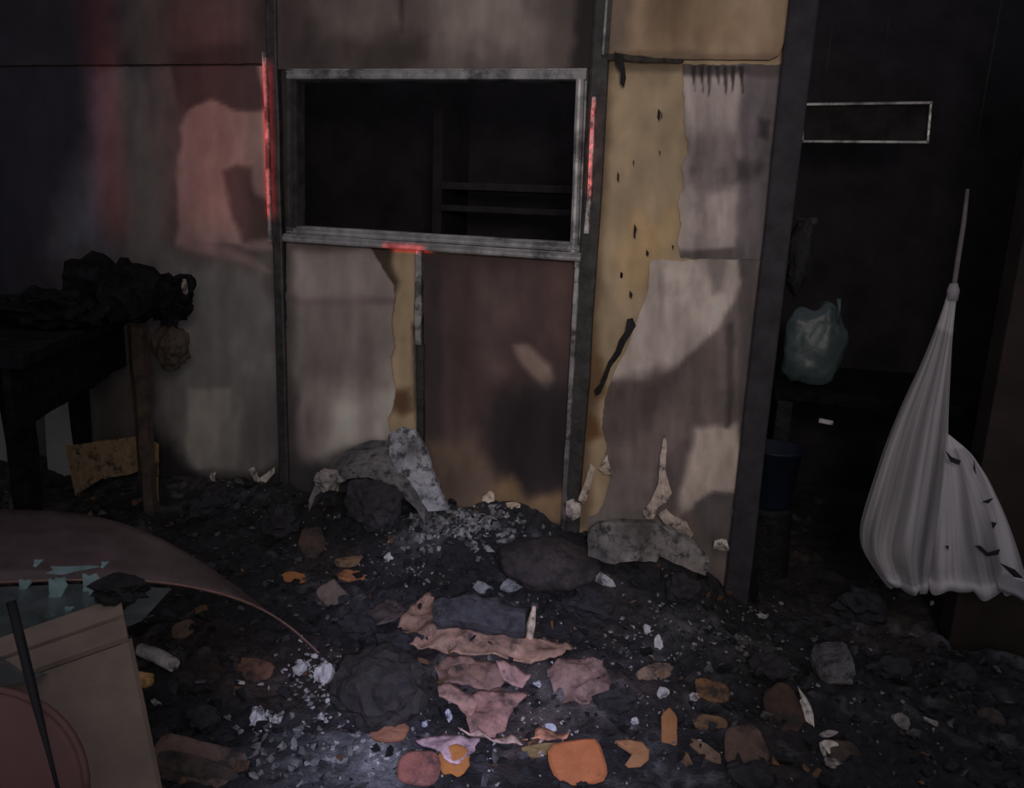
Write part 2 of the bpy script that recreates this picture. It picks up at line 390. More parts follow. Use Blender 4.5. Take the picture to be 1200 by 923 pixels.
board('wall_board', 0, 'top_left', y0=-.018, xz=[(wL, ZS), (XA-.005, ZS), (XA-.005, HI), (wL, HI)], jitter=.002)
board('wall_board', 0, 'top_mid', y0=-.018, xz=[(XA+.02, ZS-.02), (XB-.02, ZS-.02), (XB-.02, HI), (XA+.02, HI)], jitter=.002)
V, Fc = sheet([(XB+.03, ZS+.008), (XC-.06, ZS+.0), (XC-.035, ZS+.012), (XC-.018, ZS+.06), (XC-.012, HI), (XB+.03, HI)], -.022, -.001, jitter=.002)
add('wall_board', V, Fc, M['wall'], wall, col=paint(V, 'top_right'), smooth=False, label='clean tan board above the seam by the doorway')
board('wall_board', [(338, 270), (428, 280), (438, 293), (444, 305), (452, 318), (463, 335), (464, 352), (461, 368), (461, 390), (464, 405), (459, 418), (461, 440), (465, 455), (462, 475), (456, 490), (459, 505), (470, 520), (480, 545), (500, 600), (500, 690), (343, 690), (336, 560)], 'mid_low', jitter=.006, label='grey board torn along its right edge')
board('wall_panel', [(497, 296), (676, 306), (664, 606), (664, 690), (505, 690), (500, 560)], 'brown', y0=-.010, jitter=.001, label='scorched brown panel under the window')
board('plaster_coat', [(800, 76), (922, 76), (908, 302), (868, 304), (798, 302), (794, 285), (799, 262), (795, 236), (802, 212), (799, 196), (807, 180), (803, 150), (801, 110)], 'coat_up', y0=-.010, jitter=.007, step=.0065)
board('plaster_coat', [(762, 306), (770, 303), (800, 306), (832, 302), (868, 304), (897, 304), (870, 640), (866, 700), (690, 700), (690, 606), (702, 600), (708, 588), (716, 560), (708, 540), (712, 520), (706, 500), (709, 470), (714, 452), (722, 432), (735, 408), (742, 388), (752, 362), (760, 340)], 'coat_low', y0=-.009, jitter=.005)
# loose flakes standing off the wall: pale torn paint and charred curls
def flake(pts, c, name='paint_flake', y=-.03, m='piece', lift=.02, label=None, minoff=-.012):
    V, Fc = sheet(wxz(*pts), y, y+.003, step=.012, jitter=.003)
    z0 = V[:, 2].min(); h = max(.01, np.ptp(V[:, 2])); t = (V[:, 2]-z0)/h
    V[:, 1] += -lift*np.sin(t*math.pi*.9)+.006*np.sin(V[:, 0]*90)
    V[:, 1] = np.minimum(V[:, 1], minoff)
    col = np.tile(alb(c), (len(V), 1))*(1+.3*fbm(V[:, 0]*40, V[:, 2]*40, 2))[:, None]
    return add(name, V, Fc, M[m], wall, col=col, smooth=False, label=label)
flake([(780, 505), (783, 520), (781, 545), (785, 560), (789, 572), (782, 584), (772, 590), (767, 604), (756, 604), (754, 596), (764, 582), (773, 562), (775, 530)], (140, 128, 120), label='tall pale torn plaster strip')
flake([(772, 598), (782, 592), (792, 600), (806, 606), (814, 620), (808, 628), (796, 618), (784, 612)], (134, 123, 114))
flake([(838, 628), (852, 626), (856, 638), (846, 642), (836, 638)], (150, 140, 132))
flake([(859, 592), (866, 600), (864, 630), (860, 660), (856, 655), (858, 625)], (128, 120, 116))
flake([(664, 584), (674, 580), (684, 586), (683, 600), (674, 606), (664, 602)], (140, 132, 126))
flake([(713, 530), (718, 545), (722, 552), (710, 554), (704, 544)], (140, 128, 118))
flake([(694, 540), (700, 545), (692, 575), (686, 588), (680, 582), (688, 560)], (142, 130, 120))
flake([(298, 546), (303, 544), (312, 556), (322, 548), (328, 544), (329, 550), (318, 562), (317, 576), (312, 590), (309, 580), (310, 566)], (132, 124, 116), label='Y-shaped scrap of torn pale paint')
flake([(253, 552), (260, 549), (262, 562), (256, 568)], (150, 140, 132))
flake([(737, 372), (743, 371), (747, 380), (741, 390), (735, 400), (730, 412), (724, 420), (718, 428), (714, 440), (706, 458), (700, 462), (698, 455), (706, 446), (710, 436), (716, 420), (724, 408), (728, 396), (735, 386)], (24, 21, 21), name='char_flake', label='black charred crack with curled edges')
flake([(722, 62), (730, 68), (735, 82), (736, 94), (733, 105), (729, 100), (730, 88), (724, 76)], (26, 23, 23), name='char_flake', label='black charred curl hanging from the seam')
for poly in ([(771, 126), (776, 131), (773, 144), (769, 138)], [(776, 130), (777, 137), (774, 141)], [(744, 260), (748, 268), (745, 282), (742, 278)], [(727, 317), (731, 320), (730, 327), (726, 325)], [(738, 339), (743, 344), (741, 351), (737, 347)], [(724, 200), (727, 205), (726, 215), (723, 211)], [(757, 291), (762, 296), (760, 302), (756, 298)], [(741, 190), (744, 186), (743, 196)], [(772, 176), (775, 178), (774, 184)], [(787, 286), (791, 288), (789, 294)]):
    _c = np.mean(poly, axis=0); poly = [tuple(_c+(np.array(q_)-_c)*np.array([.62, .85])) for q_ in poly]
    flake(poly, (34, 28, 25), name='char_flake', lift=.0, y=-.006, minoff=-.004)
flake([(706, 66), (722, 64), (770, 70), (802, 71), (802, 75), (760, 75), (722, 72), (708, 74)], (42, 37, 35), name='char_flake', lift=.004)

# studs, strips and battens
def upright(name, x, z0, z1, w, y0, y1, m, dx=0.0, label=None, wob=.004):
    n = 14; V = []; Fc = []
    for i in range(n):
        t = i/(n-1); z = z0+(z1-z0)*t; s = wob*noise.noise(Vector((x*9, z*5, 1))); e = 1+.25*noise.noise(Vector((x*7, z*11, 5)))
        cx = x+dx*t+s
        for a, b in ((-1, 0), (-.7, 1), (.7, 1), (1, 0), (1, -1), (-1, -1)):
            yy = y1 if b == -1 else (y0+.004 if b == 0 else y0)
            V.append((cx+a*w/2*e, yy, z))
    for i in range(n-1):
        for k in range(6):
            k2 = (k+1) % 6; Fc.append([i*6+k, i*6+k2, (i+1)*6+k2, (i+1)*6+k])
    Fc.append([5, 4, 3, 2, 1, 0]); Fc.append([(n-1)*6+k for k in range(6)])
    return add(name, V, Fc, M[m], wall, smooth=False, label=label)
upright('stud', XA+.012, 0, HI, .042, -.030, .0, 'aludark', label='blackened stud left of the window')
upright('metal_strip', XA-.012, 1.27, 1.95, .016, -.042, -.028, 'strip', label='narrow bare metal strip catching red light')
upright('stud', XB+.010, 0, HI, .062, -.036, .0, 'aludark', label='blackened stud right of the window')
upright('metal_strip', XB+.004, 1.36, 1.80, .018, -.050, -.036, 'strip', label='bare metal strip right of the window')
upright('metal_strip', XB+.024, 1.93, HI, .010, -.046, -.034, 'alu')
upright('metal_strip', XB-.018, .22, 1.29, .020, -.046, -.034, 'strip', dx=-.004, label='bright metal strip beside the brown panel')
upright('mullion', -1.143, .92, 1.29, .026, -.034, -.001, 'strip', dx=-.002, label='bare metal upright below the window')
upright('mullion', -1.135, .50, .92, .026, -.026, -.001, 'aludark')

# window frame: four rails and the double sill, with the dark opening behind
def rail(name, a, b, w, y0, y1, m, parent, label=None):
    a = np.array([a[0], 0, a[1]]); b = np.array([b[0], 0, b[1]]); d = b-a; L = np.linalg.norm(d); d /= L; n = np.array([-d[2], 0, d[0]])
    V = []; Fc = []; N = 18
    prof = [(-.5, .2), (-.42, .02), (-.2, 0), (0, .02), (.26, .0), (.34, .16), (.44, .16), (.5, .25), (.5, 1), (-.5, 1)]
    for i in range(N):
        t = i/(N-1); c = a+d*L*t; wob = 1+.06*noise.noise(Vector((c[0]*8, c[2]*8, 2)))
        for p, q in prof: V.append(c+n*p*w*wob+EY*(y0+(y1-y0)*q))
    k = len(prof)
    for i in range(N-1):
        for j in range(k): Fc.append([i*k+j, i*k+(j+1) % k, (i+1)*k+(j+1) % k, (i+1)*k+j])
    Fc.append(list(range(k))[::-1]); Fc.append([(N-1)*k+j for j in range(k)])
    return add(name, V, Fc, M[m], parent, smooth=False, label=label)
wf, ff = sheet([(WX0-.004, WZ0-.004), (WX1+.004, WZ0-.004), (WX1+.004, WZ1+.004), (WX0-.004, WZ1+.004)], .0, .055, step=.3, jitter=0,
               holes=[[(WX0+.006, WZ0+.006), (WX1-.006, WZ0+.006), (WX1-.006, WZ1-.006), (WX0+.006, WZ1-.006)]])
window = add('window_1', wf, ff, M['aludark'], smooth=False, kind='structure')
q = lambda x, y: (lambda p: (p[0], p[2]))(at_y(x, y, -.03))
rail('frame_rail', q(338, 87), q(688, 87), .040, -.045, .03, 'alu', window)
rail('frame_rail', q(341, 82), q(342, 270), .042, -.044, .03, 'aludark', window)
rail('frame_rail', q(682, 86), q(674, 296), .038, -.044, .03, 'alu', window)
rail('frame_rail', q(338, 269), q(680, 290), .032, -.044, .03, 'alu', window)
rail('sill_rail', q(336, 278), q(682, 301), .030, -.062, -.01, 'alu', window)

# door jamb and lintel
def solid(name, lo, hi, m, parent=None, wob=.0, label=None, cat=None, kind=None, bev=.004, group=None):
    V, Fc = boxw(lo, hi, bev=bev, wob=wob); return add(name, V, Fc, M[m], parent, smooth=False, label=label, cat=cat, kind=kind, group=group)
solid('trim_1', (XC-.022, -.060, 0), (XC+.062, .12, HI), 'jamb', kind='structure', wob=.006, bev=.008)
# beyond the doorway: right-hand wall, back room
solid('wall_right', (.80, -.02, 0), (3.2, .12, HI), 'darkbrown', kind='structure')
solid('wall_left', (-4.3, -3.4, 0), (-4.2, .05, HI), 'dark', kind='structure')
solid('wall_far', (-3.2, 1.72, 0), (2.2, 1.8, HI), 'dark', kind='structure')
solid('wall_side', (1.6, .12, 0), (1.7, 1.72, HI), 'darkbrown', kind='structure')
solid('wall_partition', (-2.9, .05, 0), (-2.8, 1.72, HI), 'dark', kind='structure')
solid('trim_2', (XC, -.10, 2.34), (1.4, .02, 2.46), 'char', kind='structure', wob=.008)
solid('trim_3', (-.2, .48, 2.40), (1.6, .80, 2.48), 'char', kind='structure', wob=.008)
solid('floor', (-4.3, -3.4, -.05), (3.2, 1.8, 0), 'dark', kind='structure')

# ------------------------------------------------------------------ the bed of ash
HEAPS = []
def heap(px, py, z, r, h):
    p = at_z(px, py, z); HEAPS.append((p[0], p[1], r, h))
for a in ((440, 800, .15, .13, .07), (560, 740, .16, .20, .05), (430, 610, .22, .16, .08), (640, 660, .2, .16, .06), (760, 660, .2, .2, .05),
          (300, 600, .2, .2, .06), (220, 760, .12, .2, .05), (860, 770, .12, .16, .04), (975, 800, .1, .14, .05), (545, 628, .22, .13, .10), (615, 625, .22, .10, .07), (500, 625, .2, .10, .06), (590, 606, .27, .08, .05),
          (120, 600, .2, .2, .05), (700, 790, .12, .15, .04)): heap(*a)
def ground(x, y):
    x = np.asarray(x, float); y = np.asarray(y, float)
    door = 1/(1+np.exp((x-.02)*14))
    z = .07+.20*door*np.exp(-np.clip(-y, 0, 9)/.30)*np.clip((x+4.3)/.6, 0, 1)
    for hx, hy, r, h in HEAPS: z = z+h*np.exp(-((x-hx)**2+(y-hy)**2)/(r*r))
    z = z+.030*fbm(x*5, y*5, 1.5, 4)+.014*vnoise(x*24, y*24, 4)+.008*vnoise(x*55, y*55, 8)
    return np.maximum(z, .015)
gx, gy = np.meshgrid(np.arange(-3.6, 1.9, .016), np.arange(-2.4, 1.4, .016))
gz = ground(gx, gy); ny, nx = gx.shape
inw = (gy > -.008) & (gx < XC+.1)          # under and behind the wall: sink
inw |= (gy > -.015) & (gx > .79)
gz = np.where(inw, .012, gz)
V = np.column_stack([gx.ravel(), gy.ravel(), gz.ravel()])
idx = np.arange(nx*ny).reshape(ny, nx)
Fc = np.column_stack([idx[:-1, :-1].ravel(), idx[:-1, 1:].ravel(), idx[1:, 1:].ravel(), idx[1:, :-1].ravel()])
cenf = V[Fc].mean(1)
n1 = fbm(V[:, 0]*6, V[:, 1]*6, 3, 4); n2 = vnoise(V[:, 0]*38, V[:, 1]*38, 6); n3 = fbm(V[:, 0]*3, V[:, 1]*3, 12, 3)
c = np.tile(np.array([.023, .022, .025]), (len(V), 1))
c += np.clip(n1*.6+n2*.4-.12, 0, 1)[:, None]*np.array([.16, .16, .175])
c += np.clip(n3-.12, 0, 1)[:, None]*np.array([.07, .042, .028])
for px_, py_, r_, cc_ in ((560, 762, .17, (.12, .085, .075)), (690, 800, .15, (.11, .085, .085)), (600, 840, .13, (.10, .07, .07)), (440, 700, .13, (.055, .06, .075)), (370, 885, .17, (.20, .20, .22)), (450, 860, .10, (.20, .20, .22)), (880, 750, .12, (.06, .058, .056)),  # patches of ash tone; purple-brown haze and torch glow painted in too
                          (800, 735, .16, (.06, .058, .058)), (550, 622, .15, (.26, .255, .25)), (480, 650, .10, (.08, .085, .095)), (760, 660, .22, (.05, .049, .049)), (640, 625, .14, (.14, .135, .135)), (870, 880, .18, (.05, .04, .036)), (420, 600, .16, (.05, .05, .052))):
    p_ = at_z(px_, py_, .14); w_ = np.exp(-((V[:, 0]-p_[0])**2+(V[:, 1]-p_[1])**2)/(r_*r_))*np.clip(.55+1.1*fbm(V[:, 0]*9, V[:, 1]*9, r_*50, 4), 0, 1.4)
    c += w_[:, None]*np.array(cc_)
for sel, lab in ((cenf[:, 1] < -.062, 'bed of wet black ash and charcoal covering the floor'), ((cenf[:, 1] >= -.062) & (cenf[:, 0] > XC+.066) & (cenf[:, 0] < .795), 'black ash on the floor of the doorway')):
    f_ = Fc[sel]; u_, inv = np.unique(f_, return_inverse=True)
    add('ash_bed', V[u_], inv.reshape(f_.shape), M['ash'], col=c[u_], smooth=True, kind='stuff', label=lab, cat='ash')
# the heap banked against the wall foot, up to its face
sel = (cenf[:, 1] >= -.062) & (cenf[:, 1] < -.025) & (cenf[:, 0] <= XC+.066)
f_ = Fc[sel]; u_, inv = np.unique(f_, return_inverse=True)
add('ash_bank', V[u_], inv.reshape(f_.shape), M['ash'], col=c[u_], smooth=True, kind='stuff', label='ash banked up against the foot of the burnt wall', cat='ash')
_tt = np.linspace(.9, 4.2, 260)
def gpt(px, py, dz=0.0):
    """first point where the line of sight meets the ash"""
    d = ray(px, py)/F; lo, hi = None, None
    P = EYEP+_tt[:, None]*d; below = P[:, 2] < ground(P[:, 0], P[:, 1])
    k = int(np.argmax(below)) if below.any() else len(_tt)-1
    if k == 0: k = 1
    t2 = np.linspace(_tt[k-1], _tt[k], 16); P = EYEP+t2[:, None]*d; b2 = P[:, 2] < ground(P[:, 0], P[:, 1])
    p = P[int(np.argmax(b2))] if b2.any() else P[-1]
    if p[1] > -.05 and p[0] < XC+.06: p = at_y(px, py, -.05)
    return p

# ------------------------------------------------------------------ small fragments nobody could count
def templates(n, flat):
    out = []
    for i in range(n):
        bm = bmesh.new(); k = 9
        for _ in range(k):
            v = Vector((random.gauss(0, 1), random.gauss(0, 1), random.gauss(0, 1))).normalized()
            bm.verts.new(Vector((v.x, v.y*random.uniform(.5, 1), v.z*flat)))
        bmesh.ops.convex_hull(bm, input=list(bm.verts)); bmesh.ops.delete(bm, geom=[v for v in bm.verts if not v.link_faces], context='VERTS')
        bmesh.ops.triangulate(bm, faces=list(bm.faces)); bm.verts.index_update()
        out.append((np.array([v.co[:] for v in bm.verts]), np.array([[v.index for v in f.verts] for f in bm.faces]))); bm.free()
    return out
TPL = templates(14, .7)+templates(14, .25)
def rot_rand(tilt=1.0):
    a = rng.uniform(0, 2*math.pi); t = rng.uniform(0, tilt); ph = rng.uniform(0, 2*math.pi)
    q = Matrix.Rotation(a, 3, 'Z')@Matrix.Rotation(t, 3, Vector((math.cos(ph), math.sin(ph), 0))); return np.array(q)
def scatter(name, pts, sizes, cols, label):
    VV = []; FF = []; CC = []; n = 0
    for p, s, c in zip(pts, sizes, cols):
        v, f = TPL[rng.integers(len(TPL))]; v = (v*np.array([1, 1, 1])*s)@rot_rand(.9).T+p
        VV.append(v); FF.append(f+n); CC.append(np.tile(c, (len(v), 1))); n += len(v)
    return add(name, np.vstack(VV), np.vstack(FF), M['piece'], col=np.vstack(CC), smooth=False, kind='stuff', label=label, cat='fragments')
def field(n, x0, x1, y0, y1):
    x = rng.uniform(x0, x1, n); y = rng.uniform(y0, y1, n); return x, y
x, y = field(5200, -3.0, 1.5, -1.75, -.05); s = .006+.022*rng.random(5200)**3
z = ground(x, y)+s*.3; k = rng.random(5200)
cc = np.where((k < .76)[:, None], np.array([.018, .018, .021])*(.5+rng.random((5200, 1))*1.6), np.where((k < .93)[:, None], np.array([.10, .098, .105])*(.6+rng.random((5200, 1))*.9), np.array([.15, .085, .05])*(.5+rng.random((5200, 1)))))
scatter('charcoal_bits', np.column_stack([x, y, z]), s, cc, 'loose black charcoal bits strewn over the whole floor')
pts = []; ss = []; cl = []
def speck(px, py, rx, ry, n, smin, smax, alo, ahi):
    for _ in range(n):
        g = gpt(px+rng.normal()*rx, py+rng.normal()*ry)
        s = rng.uniform(smin, smax)
        if g[1] > -.055 and g[0] < .2: continue
        pts.append(g+np.array([0, 0, s*.5])); ss.append(s); v = rng.uniform(alo, ahi); cl.append((v, v*.99, v*1.0))
speck(365, 792, 20, 20, 90, .004, .013, .3, .65); speck(303, 842, 10, 9, 26, .004, .013, .4, .75); speck(378, 842, 18, 10, 26, .004, .010, .4, .7)
speck(440, 875, 50, 24, 110, .003, .013, .15, .5); speck(340, 880, 45, 26, 90, .006, .020, .08, .28); speck(560, 860, 40, 20, 60, .003, .009, .3, .6)
speck(780, 735, 42, 26, 90, .003, .012, .10, .42); speck(730, 760, 36, 22, 45, .003, .011, .10, .4); speck(545, 618, 36, 13, 330, .006, .024, .10, .42); speck(500, 615, 14, 9, 24, .006, .014, .15, .4)
speck(430, 640, 50, 25, 60, .004, .010, .12, .35); speck(480, 670, 25, 10, 60, .004, .010, .12, .35); speck(880, 745, 30, 22, 70, .004, .012, .12, .35)
speck(320, 600, 60, 25, 70, .004, .010, .12, .35); speck(800, 820, 60, 40, 90, .003, .008, .15, .45); speck(640, 800, 30, 50, 50, .003, .008, .25, .6)
speck(1000, 830, 70, 50, 70, .003, .009, .08, .3); speck(260, 640, 50, 40, 40, .004, .009, .1, .3); speck(650, 690, 60, 30, 60, .003, .008, .1, .35)
speck(600, 880, 160, 30, 70, .002, .007, .12, .45)
scatter('ash_flakes', np.array(pts), np.array(ss), np.array(cl), 'pale grey and white ash flakes scattered among the charcoal')

# ------------------------------------------------------------------ fallen pieces one can pick out
FR = np.array([RT[0], RT[1], 0]); FR /= np.linalg.norm(FR); FA = np.array([-FR[1], FR[0], 0])
def slab(px, py, w, h, rot=0, tilt=25, thick=.012, color=(120, 80, 40), pw=2.6, jag=.06, curl=.0, cut=None, lift=.0, seed=None, **tags):
    """a flat broken piece lying tilted on the ash; w, h are the size it shows"""
    seed = int(px*7+py) if seed is None else seed; rs = random.Random(seed)
    g = gpt(px, py); dep = (g-EYEP)@fw; el = math.asin((EYEP[2]-g[2])/np.linalg.norm(g-EYEP)); t = math.radians(tilt)
    W2 = w*dep/F/2; H2 = min(h*dep/F/2/max(.25, math.sin(el+t)), .30)
    a2 = FA*math.cos(t)+EZ*math.sin(t); nrm = np.cross(FR, a2)
    cr, sr = math.cos(math.radians(rot)), math.sin(math.radians(rot))
    n = 22; rings = []
    out = []
    for i in range(n):
        th = 2*math.pi*i/n; cx, sx = math.cos(th), math.sin(th)
        rr = (abs(cx)**pw+abs(sx)**pw)**(-1/pw)*(1+jag*.6*rs.uniform(-1, 1)+(jag+.06)*1.6*noise.noise(Vector((cx*1.4+seed, sx*1.4, .3))))
        out.append((rr*cx, rr*sx))
    if cut: out = [(a, b) for a, b in cut]; n = len(out)
    out = np.array(out)
    V = []
    for sc, zz in ((.0, -.5), (.9, -.5), (1.0, -.15), (1.0, .25), (.9, .5), (.45, .56), (0, .58)):
        for a, b in (out*sc if sc else out[:1]*0):
            # pixel-plane rotation before foreshortening keeps the shown outline
            u_, v_ = a*W2, b*H2
            zc = zz*thick+curl*((a*a)-.4)*W2+thick*.25*noise.noise(Vector((a*2.5+seed, b*2.5, zz)))
            q_ = np.array([u_*cr-v_*sr, u_*sr+v_*cr])
            V.append(FR*q_[0]+a2*q_[1]+nrm*zc)
    V = np.array(V); Fc = []
    st = [0, 1, 1+n, 1+2*n, 1+3*n, 1+4*n, 1+5*n]
    for i in range(n):
        j = (i+1) % n; Fc.append([0, 1+j, 1+i])
        for r_ in range(1, 5): Fc.append([st[r_]+i, st[r_]+j, st[r_+1]+j, st[r_+1]+i])
        Fc.append([st[5]+i, st[5]+j, st[6]])
    ctr = g+EZ*(lift+math.sin(t)*H2*.34+thick*.2)
    V = V+ctr
    col = np.tile(alb(color), (len(V), 1))*(1+.22*fbm(V[:, 0]*30, V[:, 1]*30, seed % 13))[:, None]
    return add(tags.pop('name', 'tile_shard'), V, Fc, M[tags.pop('m', 'clay')], col=col, smooth=False, **tags)
O1 = (172, 104, 58); BR = (92, 68, 54); DB = (58, 46, 42); PK = (120, 92, 88)
for_dull = .8
G1 = 'fired clay tile shards in the ash'
hook = [(-1, .9), (-.2, 1), (.6, .9), (1, .3), (.9, -.4), (.4, -.9), (-.3, -1), (-.5, -.8), (.1, -.5), (.3, 0), (.1, .4), (-.9, .7)]
shards = [
 (677, 900, 64, 50, 10, 35, .02, (196, 112, 62), dict(pw=4, jag=.03), 'large bright orange rounded tile shard at the bottom centre'),
 (783, 861, 19, 46, -4, 40, .012, (170, 112, 64), dict(pw=3), 'upright narrow orange shard standing in black ash'),
 (741, 887, 40, 30, 0, 35, .012, (172, 116, 70), dict(cut=hook), 'small hooked orange shard right of the largest one'),
 (532, 896, 38, 36, 20, 35, .012, (190, 118, 55), dict(pw=2.4), 'orange shard partly under the lilac scrap'),
 (491, 905, 48, 38, 0, 40, .02, (120, 76, 68), dict(pw=3.2, jag=.03), 'dark red rounded shard at the bottom edge'),
 (456, 860, 46, 24, 5, 30, .02, (168, 110, 78), dict(), 'orange shard dusted with pale ash'),
 (343, 682, 33, 18, -3, 30, .016, (176, 112, 58), dict(pw=3), 'small bright orange shard right of the curved glass'),
 (411, 660, 36, 13, 6, 25, .012, (112, 88, 66), dict(), 'brown shard lying on an orange one'),
 (412, 677, 32, 14, -4, 25, .012, (134, 88, 56), dict(), 'orange-brown shard under the brown one'),
 (392, 703, 44, 26, -45, 40, .015, (92, 80, 74), dict(pw=5), 'grey-brown slab shard leaning steeply'),
 (366, 640, 30, 34, 10, 40, .015, (66, 52, 46), dict(), 'dark brown shard near the wall foot'),
 (296, 789, 52, 26, -8, 30, .018, (98, 70, 56), dict(pw=3), 'broad brown shard below the curved glass tip'),
 (215, 740, 26, 20, 45, 30, .012, (84, 68, 58), dict(), 'dull brown shard under the curved glass'),
 (834, 812, 42, 24, -15, 30, .012, (104, 74, 50), dict(), 'brown wedge shard right of the pale ash'),
 (832, 851, 38, 20, -6, 30, .012, (104, 78, 56), dict(), 'flat brown shard right of the upright one'),
 (873, 880, 50, 44, 10, 30, .014, (82, 66, 58), dict(pw=4), 'square dull brown shard near the white bits'),
 (826, 882, 40, 14, -35, 30, .012, (100, 82, 64), dict(), 'thin curved brown shard among charcoal'),
 (768, 790, 46, 18, 18, 25, .012, (116, 96, 82), dict(), 'long greyish tan shard below the ash specks'),
 (917, 838, 44, 56, 10, 35, .014, (60, 46, 38), dict(), 'dark brown shard left of the white sliver'),
 (988, 888, 40, 30, 0, 35, .014, (64, 52, 46), dict(), 'dark brown shard behind the white chip'),
 (632, 880, 44, 14, 12, 25, .01, (110, 92, 62), dict(curl=.2), 'olive brown curled shard beside the large orange one'),
 (548, 790, 44, 18, 0, 30, .012, (110, 84, 74), dict(), 'brown shard above the torn pink sheets'),
 (572, 806, 34, 20, 10, 35, .012, (116, 82, 72), dict(), 'rounded reddish shard on the torn pink sheets'),
 (1160, 842, 30, 18, 0, 30, .012, (58, 48, 44), dict(), 'dark brown shard by the right edge'),
]
for (px, py, w, h, r_, t_, th, c_, kw, lab) in shards:
    clean = max(c_) >= 150; c_ = tuple(np.array(c_)*(.60, .62, .68) if clean else np.array(c_)*for_dull)
    slab(px, py, w, h, r_, t_, th, c_, label=lab, cat='shard', group=G1, m='clayclean' if clean else 'clay', **kw)
# thin scraps of scorched lining, limp over the rubble
G2 = 'scorched lining scraps in the rubble'
def limp(poly, color, label, off=.012, fold=.016, seed=1):
    out = np.array([gpt(a, b)[:2] for a, b in poly]); step = .011
    V, Fc = sheet([tuple(p) for p in out], 0, 1, step=step, jitter=.008)
    n = len(V)//2; x_, y_ = V[:, 0].copy(), V[:, 2].copy(); top = V[:, 1] < .5
    zz = .07+.20/(1+np.exp((x_-.02)*14))*np.exp(-np.clip(-y_, 0, 9)/.30)
    for hx, hy, r, h in HEAPS: zz = zz+h*np.exp(-((x_-hx)**2+(y_-hy)**2)/(r*r))
    zz = zz+.030*fbm(x_*5, y_*5, 1.5, 2)
    ff_ = fold*(1-np.abs(fbm(x_*11+seed, y_*11, seed, 2))*3.0)+fold*.35*fbm(x_*34, y_*34, seed+2, 3)
    V2_ = np.column_stack([x_, y_, zz+off+ff_-np.where(top, 0, .005)])
    Fc = [f[::-1] for f in Fc]
    col = np.tile(alb(color), (len(V2_), 1))*(1+.3*fbm(x_*25, y_*25, seed+5))[:, None]
    return add('lining_scrap', V2_, Fc, M['paper'], col=col, smooth=True, label=label, cat='scrap', group=G2)
for k_, (poly, c_, off, lab) in enumerate([
 ([(455, 752), (470, 730), (490, 706), (505, 700), (512, 722), (560, 742), (612, 748), (640, 752), (672, 765), (650, 778), (610, 784), (575, 776), (540, 778), (505, 770), (478, 766)], (112, 89, 78), .016, 'wide scorched brown sheet under the charred roll'),
 ([(548, 830), (565, 818), (600, 818), (618, 826), (600, 842), (592, 858), (580, 872), (552, 872), (546, 856)], (116, 88, 84), .018, 'pinkish torn sheet at the centre of the rubble'),
 ([(512, 816), (530, 812), (552, 826), (560, 842), (552, 850), (536, 838), (514, 828)], (118, 92, 86), .020, 'curled pink strip left of the torn pink sheet'),
 ([(508, 786), (524, 770), (548, 778), (580, 784), (596, 800), (586, 812), (560, 814), (530, 808), (516, 800)], (92, 72, 67), .015, 'dull brown sheet behind the torn pink sheet'),
 ([(486, 876), (520, 872), (548, 880), (562, 876), (556, 894), (544, 900), (536, 908), (520, 900), (510, 886)], (150, 126, 134), .020, 'lilac lit scrap above the orange shard'),
 ([(536, 868), (580, 866), (622, 870), (640, 866), (640, 872), (600, 878), (560, 874)], (156, 132, 124), .018, 'thin pale strip lying across the black ash'),
 ([(612, 868), (640, 862), (668, 862), (664, 868), (630, 874)], (160, 114, 92), .022, 'thin tan strip right of the pale strip'),
 ([(640, 786), (670, 776), (704, 782), (716, 802), (712, 822), (680, 828), (650, 816)], (100, 80, 76), .010, 'flat dull sheet right of the torn pink sheet'),
 ([(580, 786), (604, 790), (622, 800), (612, 812), (590, 808)], (120, 94, 92), .016, 'small pink scrap between the torn sheets'),
 ([(430, 720), (456, 706), (480, 712), (462, 734), (440, 740)], (60, 52, 52), .010, 'dark brown scrap left of the wide brown sheet')]):
    limp(poly, c_, lab, off, seed=k_*2.3+1)

def chip(px, py, w, h, color, label, name='plaster_chip', cat='chip', group='pale plaster chips', rot=0, dz=.0, amp=.6, sub=2, thick=.6, Y=None, freq=1.3):
    g = gpt(px, py) if Y is None else at_y(px, py, Y); dep = (g-EYEP)@fw; sx = w*dep/F/2; sz = h*dep/F/2
    c_, s_ = math.cos(math.radians(rot)), math.sin(math.radians(rot)); up = EZ*.85+FA*.53
    R = np.array([FR*c_+up*s_, np.cross(FR, up), -FR*s_+up*c_])
    V, Fc = lump(g+EZ*(sz*.55+dz), (sx, min(sx, sz)*thick+.003, sz), seed=int(px+py), amp=amp, freq=freq, sub=sub, R=R)
    col = np.tile(alb(color), (len(V), 1))*(1+.35*fbm(V[:, 0]*45, V[:, 2]*45, 3))[:, None]
    return add(name, V, Fc, M['piece'], col=col, smooth=False, label=label, cat=cat, group=group)
